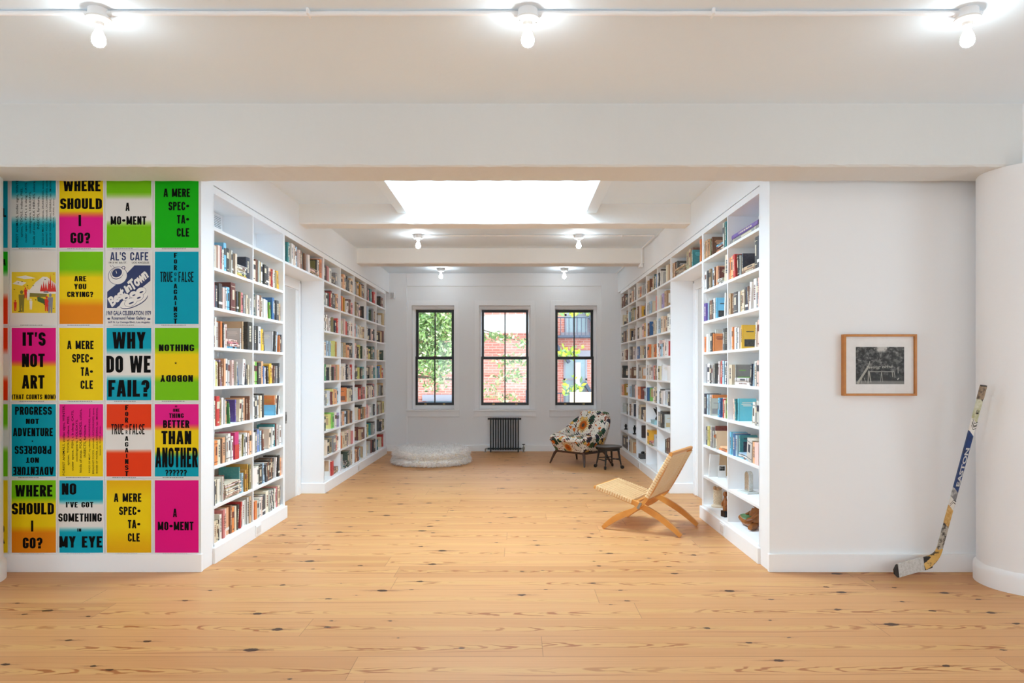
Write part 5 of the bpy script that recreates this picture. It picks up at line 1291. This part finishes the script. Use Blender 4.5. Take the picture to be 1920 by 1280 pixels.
for y in (-.014, .614):
    MB().box(-.012, .012, -.003, .003, -.03, .034, 0, None, Matrix.Translation((.377, y, .252)) @ Matrix.Rotation(.5, 4, 'Y')).lathe([(.006, -.006), (.006, .006)], 12, M=Matrix.Translation((.383, y, .262)) @ Matrix.Rotation(PI/2, 4, 'X')).build('folding_hinge', STEEL, fc)
def weave(A, B, y0, y1, sag, name, nstr):
    """cord strands wrapped across between the two side members, from A to B in the x-z plane"""
    A, B = Vector(A), Vector(B); t = (B-A).normalized(); nr = Vector((-t.z, 0, t.x))
    if nr.z < 0: nr = -nr
    m = MB(); L = (B-A).length; g = 4; slots = nstr+.9*(nstr//g); r = L/slots/2
    for i in range(nstr):
        c = A+t*(2*r*(i+.5+.9*(i//g)))
        q = (i+.5)/nstr; hh = .0195; c = c+nr*(-sag*math.sin(PI*q)+(.0022 if i % g in (1, 2) else -.0012))
        E = [(y0+.012, -hh), (y0-.013, -hh), (y0-.0185, -hh*.7), (y0-.0185, hh*.7), (y0-.013, hh), (y0+.012, hh-.001), ((y0+y1)/2, hh-.003), (y1-.012, hh-.001), (y1+.013, hh), (y1+.0185, hh*.7), (y1+.0185, -hh*.7), (y1+.013, -hh), (y1-.012, -hh)]
        m.tube([c+nr*n_+Vector((0, y_, 0)) for y_, n_ in E], r, 6)
        m.tube([c+nr*(-hh)+Vector((0, y0+.012, 0)), c+nr*(-hh+.003)+Vector((0, (y0+y1)/2, 0)), c+nr*(-hh)+Vector((0, y1-.012, 0))], r, 6)
    return m.build(name, CORD, fc, True)
weave((-.072, 0, .3745), (.292, 0, .2725), .045, .555, -.002, 'woven_seat', 60)
weave((.448, 0, .334), (.668, 0, .728), .005, .595, -.002, 'woven_back', 72)

# ------------------------------------------------------------------ things on the shelves
def shelf_pt(px, row, setback, side=1):
    """world point on a shelf board at pixel column px, a given distance behind the bookcase face"""
    X = (XR+setback) if side > 0 else (XL-setback); Y = X*F/(px-CX)
    return Vector((X, Y, (ROWC[row-1]+SHT/2) if row < 9 else .146))
SILV = simple('silvered_glass', (206, 206, 200), .15, .75, .35, 60, .6)
p = shelf_pt(1404, 8, .12); o = thing('ornament', 'upright silvery glass ornament with rounded top, alone on its shelf', 'ornament', p, .2)
MB().prism([(-.035, .012)]+[(.035*math.cos(q), .155+.028*math.sin(q)) for q in [i*PI/8 for i in range(0, 9)]][::-1][::-1]+[(-.035, .012)][:0] if False else [(-.036, .012), (.036, .012)]+[(.036*math.cos(i*PI/8), .15+.034*math.sin(i*PI/8)) for i in range(9)], -.022, .022, 'x').build('body', SILV, o, bevel=.006)
MB().box(-.06, .06, -.085, .085, 0, .012).build('glass_base', simple('pale_glass_base', (206, 212, 210), .1), o, bevel=.003)
p = shelf_pt(1420, 8, .06); tag(MB().box(-.05, .05, -.06, .06, 0, .0015).build('paper', simple('plain_white_paper', (242, 242, 240), .6), loc=p, rotz=.2), 'flat sheet of white paper lying beside the silvery ornament', 'paper')
# carved brown figure with a green bowl
p = shelf_pt(1407, 9, .115); o = thing('carved_figure', 'carved brown wooden reclining figure holding a green bowl, bottom shelf', 'figurine', p, -.2)
m = MB(); m.tube([(-.06, .17, .06), (-.03, .10, .032), (.0, .04, .036), (.03, -.03, .05)], [.022, .030, .034, .03], 12).tube([(.05, .02, .032), (.02, -.06, .03), (-.02, -.12, .03)], [.028, .032, .02], 12)
m.tube([(.03, -.02, .05), (.04, .0, .12), (.045, .01, .17)], [.045, .05, .03], 12).tube([(.02, .02, .14), (-.03, .06, .10), (-.02, .05, .07)], [.016, .014, .012], 8).tube([(.05, -.05, .14), (.0, -.08, .10), (-.03, -.03, .08)], [.016, .014, .012], 8)
m.build('body', CARVED, o, True)
MB().ball((.05, .012, .205), (.03, .032, .038), 14).build('head', CARVED, o, True)
MB().lathe([(0, .075), (.03, .078), (.052, .098), (.056, .112), (.05, .11), (0, .09)], 18, (-.028, .0, 0)).build('bowl', simple('green_glazed_bowl', (92, 138, 92), .25), o, True)
# woven column with a brown companion
CREAM = simple('cream_carved_stone', (226, 212, 186), .6, 0, .1, 40)
p = shelf_pt(1346, 9, .11); o = thing('carved_column', 'cream lattice-carved ornament on a round foot, bottom shelf doorway bay', 'ornament', p)
m = MB(); m.lathe([(.062, 0), (.064, .012), (.05, .022), (.036, .03), (.038, .08), (.040, .13), (.036, .165), (.0, .17)], 24)
for k in range(8):
    for s_ in (-1, 1): m.tube([(.0395*math.cos(k*PI/4+s_*j*.45), .0395*math.sin(k*PI/4+s_*j*.45), .035+j*.0155) for j in range(9)], .0045, 6)
m.build('lattice_stem', CREAM, o, True)
m = MB()
for k in range(3): m.ball((.028*math.cos(k*2.1+.4), .028*math.sin(k*2.1+.4), .182), .020, 10)
m.build('knob_top', simple('toasted_cream', (206, 176, 140), .5), o, True)
p = shelf_pt(1360, 9, .045); o = thing('wooden_figurine', 'small brown wooden figurine on a black block beside the lattice ornament', 'figurine', p, .3)
MB().box(-.028, .028, -.032, .032, 0, .055).build('block', BLACK, o, bevel=.003)
m = MB(); m.tube([(0, 0, .055), (.004, .0, .10), (0, .002, .15), (0, 0, .18)], [.022, .026, .018, .010], 12).ball((0, 0, .205), (.021, .021, .026), 12).tube([(0, -.02, .145), (-.01, -.036, .115), (-.02, -.018, .095)], [.009, .009, .007], 8).tube([(0, .02, .145), (-.01, .036, .115), (-.02, .018, .095)], [.009, .009, .007], 8)
m.build('body', CARVED, o, True)
# row 8, doorway bay: white book, tan folder, small framed print
z8 = ROWC[7]+SHT/2
tag(MB().box(0, .095, 0, .022, 0, .225).build('binder', simple('white_binder_card', (226, 226, 224), .5), M=Matrix.Translation((1.897, 6.70, z8)) @ Matrix.Rotation(.12, 4, 'Z') @ Matrix.Rotation(.07, 4, 'Y')), 'white binder leaning on the eighth shelf beside the tan folder', 'binder')
tag(MB().box(0, .20, 0, .012, 0, .215).build('folder', simple('tan_folder_card', (214, 182, 142), .6), loc=(1.93, 6.775, z8)), 'tan folder standing behind the white binder and the small picture card', 'folder')
o = tag(MB().box(0, .075, 0, .010, 0, .12).build('picture_card', simple('white_card', (224, 224, 222), .5), loc=(1.975, 6.66, z8)), 'small white card with a dark picture in front of the tan folder', 'card')
MB().box(.012, .064, -.0008, 0, .068, .110).build('printed_picture', worn('grainy_black_print', (24, 24, 24), (150, 150, 148), 60, .5, .6), o)
# objects in the far picture-side bookcase
DARKI = simple('blackened_bronze', (36, 35, 36), .45, .2, .2)
def far(px, row, sb, *a, **k): return thing(*a, shelf_pt(px, row, sb), **k)
p = shelf_pt(1234.5, 7, .10); o = thing('gift_box', 'pale blue box carrying a spiky black figure, far picture-side bookcase', 'box', p); MB().box(-.08, .08, -.12, .12, 0, .045).build('carton', simple('pale_blue_box', (162, 208, 218), .5), o, bevel=.003); MB().box(-.085, .085, -.125, .125, .045, .056).build('lid', simple('pale_blue_lid', (176, 216, 224), .5), o, bevel=.002)
o = thing('spiky_figure', 'spiky black twig-like figure standing on the pale blue box', 'figurine', p+Vector((0, 0, .056)))
m = MB(); m.lathe([(.04, 0), (.045, .02), (.03, .05), (.0, .055)], 14)
for a, l, b in ((.2, .13, .3), (1.5, .16, .15), (2.6, .12, .5), (3.9, .14, .35), (5.2, .11, .6)):
    m.tube([(0, 0, .04), (math.cos(a)*l*b*.5, math.sin(a)*l*b*.8, .04+l*.5), (math.cos(a)*l*b*.7, math.sin(a)*l*b*1.3, .04+l*.8), (math.cos(a)*l*b*1.2, math.sin(a)*l*b*1.1, .04+l)], [.014, .012, .016, .004], 8)
m.build('body', DARKI, o, True)
o = thing('cylinder_pot', 'dark brown cylindrical pot on the eighth shelf beside the yellow book', 'pot', shelf_pt(1206.5, 8, .12)); MB().lathe([(.066, 0), (.072, .01), (.072, .19), (.066, .196), (.060, .19), (.060, .03), (0, .03)], 26).build('pot_body', simple('dark_brown_ceramic', (66, 52, 48), .4), o, True)
o = thing('boot_sculpture', 'black boot-shaped sculpture on the bottom shelf behind the woven chair', 'sculpture', shelf_pt(1223.5, 9, .12), 1.45)
m = MB(); m.tube([(.09, 0, .225), (.085, 0, .15), (.08, 0, .09), (.06, 0, .05)], [.066, .060, .062, .05], 16).tube([(.10, 0, .036), (.0, 0, .034), (-.08, 0, .028), (-.12, 0, .018)], [.046, .044, .04, .02], 14)
m.build('body', DARKI, o, True)
o = thing('carved_bust', 'brown wooden carved bust peeking above the woven chair seat, bottom shelf', 'figurine', shelf_pt(1243.5, 9, .12))
m = MB(); m.tube([(0, .03, 0), (0, .01, .06), (0, -.01, .11), (0, -.02, .14)], [.045, .04, .035, .03], 14).ball((0, -.03, .185), (.038, .036, .052), 16); m.build('body', CARVED if False else simple('dark_carved_brown', (88, 56, 44), .4), o, True)
o = thing('yellow_tin', 'small yellow tin on the bottom shelf beside a grey box', 'tin', shelf_pt(1199.5, 9, .10)); MB().box(-.05, .05, -.07, .07, 0, .055).build('tin_body', simple('yellow_tin_paint', (214, 196, 96), .4), o, bevel=.006)
o = thing('grey_box', 'dark grey box with bits on top beside the yellow tin', 'box', shelf_pt(1206, 9, .07)); MB().box(-.06, .06, -.07, .07, 0, .07).build('carton', simple('dark_grey_card', (88, 86, 84), .6), o, bevel=.003); MB().ball((0, .03, .085), (.03, .025, .02), 12).build('dark_pebble', DARKI, o, True)
for px, row, lab, h in ((1173.5, 8, 'tiny black bird-like figurine on the eighth shelf nearest the window wall', .10), (1190, 8, 'black figurine on the eighth shelf, second bay from the window wall', .15)):
    o = thing('figurine', lab, 'figurine', shelf_pt(px, row, .08)); m = MB(); m.lathe([(.03, 0), (.032, .012), (.012, .025), (.02, h*.5), (.026, h*.7), (.012, h*.85), (.016, h*.95), (0, h)], 14).tube([(0, .0, h*.7), (0, .04, h*.75), (0, .055, h*.6)], [.012, .009, .004], 8); m.build('body', DARKI, o, True)
for k, (px, c, h, nm) in enumerate(((1247.5, (96, 94, 92), .17, 'grey'), (1250.5, (126, 78, 54), .19, 'brown'), (1254, (108, 64, 44), .21, 'dark brown'))):
    q = shelf_pt(px, 8, .03); b_ = MB(); pg = MB(); col = lin(c)
    book_geo(b_, pg, .032, .15, h, col, lin((220, 205, 170)), 'lines')
    o = b_.build('book', BOOK, M=place(1, 'spine', q.y-.016, q.y+.016, q.z, .15, .032, h, .03, 0)); tag(o, f'{nm} old book of the trio beside the woven chair back, eighth shelf', 'book'); pg.build('page_block', PAGES, o)
# ------------------------------------------------------------------ outside the windows
def mk_brick(name, c1, c2, mortar, sc):
    g = NT(name); x, y, z = g.sep(g.pos())
    b = g.node('ShaderNodeTexBrick', {'Vector': g.xyz(g.add(x, y), z, 0), 'Color1': lin(c1)+(1,), 'Color2': lin(c2)+(1,), 'Mortar': lin(mortar)+(1,), 'Scale': sc, 'Mortar Size': .012, 'Bias': 0.0, 'Brick Width': .24, 'Row Height': .08}).outputs[0]
    n = g.noise(g.pos(), 1.6, 3)
    return g.out(g.mix(g.mul(n, .3), b, lin(c2)), .85, 0)
BRICK = mk_brick('red_brick', (206, 134, 120), (192, 112, 98), (206, 168, 158), 1.0)
STONE = simple('brownstone_grey', (156, 150, 160), .8); IRON = simple('fire_escape_iron', (70, 78, 96), .6); PALE = simple('white_painted_cornice', (240, 240, 238), .6)
WGL = simple('dark_window_glass', (150, 168, 176), .08)
YO = 21.0
hb = thing('brick_building', 'red brick row house across the street seen through the windows', 'building', (0, YO, 0), kind='thing')
MB().box(-10, .62, 0, 3, -6, 10).box(.62, 9, 1.6, 4, -6, 10).build('facade', BRICK, hb)
MB().box(-1.4, .62, -.55, 0, 2.63, 3.06).prism([(-1.4, 3.06), (-.9, 3.13), (.1, 3.18), (.62, 3.15), (.62, 3.06)], -.55, 0).build('cornice', PALE, hb)
m = MB()
for z in (2.05, 1.35, .62, -.15): m.box(-10, .62, -.035, 0, z, z+.045)
m.build('string_course', simple('brick_course_pale', (196, 132, 116), .8), hb)
def bwin(x0, x1, z0, z1, y):
    f = MB(); f.box(x0-.12, x1+.12, y-.10, y, z0-.14, z0).box(x0-.12, x1+.12, y-.06, y, z1, z1+.2).box(x0, x0+.06, y-.04, y, z0, z1).box(x1-.06, x1, y-.04, y, z0, z1).box(x0, x1, y-.04, y, (z0+z1)/2-.03, (z0+z1)/2+.03).box((x0+x1)/2-.02, (x0+x1)/2+.02, y-.04, y, z0, z1)
    o = f.build('window_frame', STONE, hb); MB().box(x0, x1, y-.02, y-.01, z0, z1).build('pane', WGL, o)
for x0, x1, z0, z1, y in ((-2.75, -1.55, -1.1, .55, 0), (1.62, 2.42, 2.75, 3.9, 1.6), (1.58, 2.36, .45, 1.95, 1.6), (.95, 1.35, .2, 1.9, 1.6), (-4.6, -3.6, -.3, 1.2, 0), (-4.6, -3.6, 2.4, 3.9, 0), (3.3, 4.2, .4, 1.9, 1.6)): bwin(x0, x1, z0, z1, y)
MB().box(-3.0, -1.3, -.25, 0, .12, .52).build('awning_box', simple('slate_blue_awning', (74, 110, 146), .6), hb)
fe = thing('fire_escape', 'grey iron fire escape stairs on the brick house across the street', 'fire escape', (0, YO, 0))
m = MB(); m.bar([(1.15, 1.35, 2.55), (1.75, 1.35, 1.75)], .35, .10).bar([(2.0, 1.35, 3.9), (2.75, 1.35, 2.75)], .35, .10).bar([(2.25, 1.35, 1.1), (2.75, 1.35, .3)], .35, .10)
m.build('stair_flight', IRON, fe)
m = MB(); m.box(1.3, 2.9, .9, 1.5, 2.55, 2.62).box(1.3, 2.9, .9, 1.5, .12, .19); m.build('landing', IRON, fe)
m = MB()
for z in (2.62, .19):
    m.box(1.3, 2.9, .9, .93, z+.55, z+.59)
    for k in range(13): m.box(1.3+k*.133, 1.32+k*.133, .9, .92, z, z+.57)
m.build('railing', IRON, fe)
tag(MB().tube([(2.02, 22.2, -2), (2.02, 22.2, 1.75)], .09, 12).build('drain_pipe', simple('pale_pipe', (206, 206, 210), .5)), 'pale vertical pipe outside the window above the armchair', 'pipe')
sh = thing('lamp_bracket', 'dark bracket on the brick house near the edge of the middle window', 'bracket', (.35, YO-.3, 0))
MB().box(-.02, .45, -.25, .3, .35, .42).box(-.05, .0, -.02, .02, .1, .9).build('arm', IRON, sh); MB().box(.05, .6, -.2, .3, -.05, .33).build('brick_ledge', BRICK, sh)
tag(MB().box(1.3, 1.33, 15.65, 15.68, -6, .6).box(1.86, 1.89, 15.65, 15.68, -6, .6).box(1.27, 1.92, 15.6, 16.0, .55, .98).build('tan_awning', simple('tan_canvas', (222, 190, 152), .8)), 'tan box-like awning low outside the window above the armchair', 'awning')
def leaves(mb, c, r, n, rnd, cols, size=(.035, .085)):
    for k in range(n):
        d = Vector((rnd.gauss(0, 1), rnd.gauss(0, 1), rnd.gauss(0, 1))).normalized()*(rnd.random()**.45)
        p = Vector(c)+Vector((d.x*r[0], d.y*r[1], d.z*r[2]))
        a = Vector((rnd.gauss(0, 1), rnd.gauss(0, .6), rnd.gauss(0, 1))).normalized(); b = a.cross(Vector((rnd.gauss(0, 1), rnd.gauss(0, 1), rnd.gauss(0, 1)))).normalized()
        s = rnd.uniform(*size); w = s*.45
        t = rnd.uniform(.75, 1.15); cc = rnd.choice(cols); cc = lin(tuple(min(255, v*t) for v in cc))
        mb.add([p-a*s, p+b*w, p+a*s, p-b*w], [(0, 1, 2, 3)], 0, cc)
def mk_leaf():
    g = NT('sunlit_leaf'); at = g.node('ShaderNodeVertexColor', layer_name='col').outputs[0]
    g.out(at, .5, 0)
    tr = g.node('ShaderNodeBsdfTranslucent', [at]); mx = g.node('ShaderNodeMixShader', [.45, g.b.outputs[0], tr.outputs[0]])
    g.t.links.new(mx.outputs[0], g.n['Material Output'].inputs[0]); return g.m
LEAF = mk_leaf(); BARK = simple('grey_brown_bark', (112, 98, 84), .9, 0, .25, 20, .4)
GC = [(158, 186, 108), (132, 166, 92), (196, 212, 150), (106, 140, 84), (226, 232, 192)]
rt = random.Random(21)
tr = thing('street_tree', 'leafy street tree filling the window nearest the poster side', 'tree', (-4.3, 17.6, 0))
MB().tube([(0, 0, -3), (.05, 0, 0), (.2, .1, 1.6), (.5, .1, 2.6), (1.0, 0, 3.6)], [.2, .17, .14, .10, .05], 12).build('trunk', BARK, tr, True)
for P in ([(.18, .1, 1.4), (.9, -.1, 2.0), (1.7, -.3, 2.0), (2.6, -.5, 1.75)], [(.2, .1, 1.7), (1.0, 0, 2.5), (2.2, .1, 2.9), (3.6, .2, 2.5), (4.6, .2, 2.2)], [(.15, 0, 1.0), (.9, .2, 1.4), (2.0, .4, 1.3), (3.2, .6, 1.2)]):
    MB().tube(P, [.07, .05, .035, .018, .01][:len(P)], 8).build('branch', BARK, tr, True)
m = MB()
for c, r, n in (((1.75, 0, 2.7), (1.25, .8, 1.0), 4200), ((2.3, 0, 2.6), (.7, .5, .95), 1500), ((2.2, -.2, 1.75), (.85, .6, .42), 1500), ((1.3, .1, 1.2), (.5, .5, .5), 420), ((2.2, 0, 1.2), (.4, .5, .3), 120), ((3.9, .1, 2.35), (.55, .4, .16), 150), ((4.55, .1, 2.2), (.4, .3, .14), 90), ((4.3, .2, 1.75), (.7, .3, .2), 150), ((4.2, .3, 1.35), (.45, .3, .22), 110), ((3.7, .2, 1.0), (.35, .3, .35), 60), ((4.1, .2, .75), (.35, .3, .18), 60), ((5.3, .1, 1.9), (.3, .3, .2), 60), ((3.9, .2, .35), (.35, .3, .1), 30)): leaves(m, c, r, n, rt, GC)
f = m.build('foliage', LEAF, tr); f['kind'] = 'stuff'
vn = thing('vine', 'bright yellow-green climbing plant outside the window above the armchair', 'vine', (2.35, 16.8, 0))
MB().tube([(.1, 0, -2), (.05, 0, .5), (.12, 0, 1.6), (.0, 0, 3.2)], [.03, .025, .02, .008], 8).build('stem', BARK, vn, True)
m = MB()
for c, r, n in (((-.05, 0, .85), (.22, .2, .35), 190), ((.0, 0, 1.75), (.14, .2, .25), 60), ((.05, 0, 2.3), (.12, .2, .3), 45), ((-.9, .1, 2.95), (.7, .2, .10), 60), ((-.25, 0, 1.3), (.2, .2, .12), 30), ((-.95, .2, 1.95), (.35, .2, .25), 60), ((-.95, .2, 1.1), (.3, .2, .3), 50)): leaves(m, c, r, n, rt, [(196, 220, 60), (160, 196, 60), (214, 226, 110), (130, 168, 110)], (.05, .10))
f = m.build('foliage', LEAF, vn); f['kind'] = 'stuff'
tag(MB().box(-12, 12, 13.2, 30, -6.2, -6).build('street', simple('street_asphalt', (120, 120, 122), .9)), 'grey street far below between the two buildings', 'street', kind='structure')
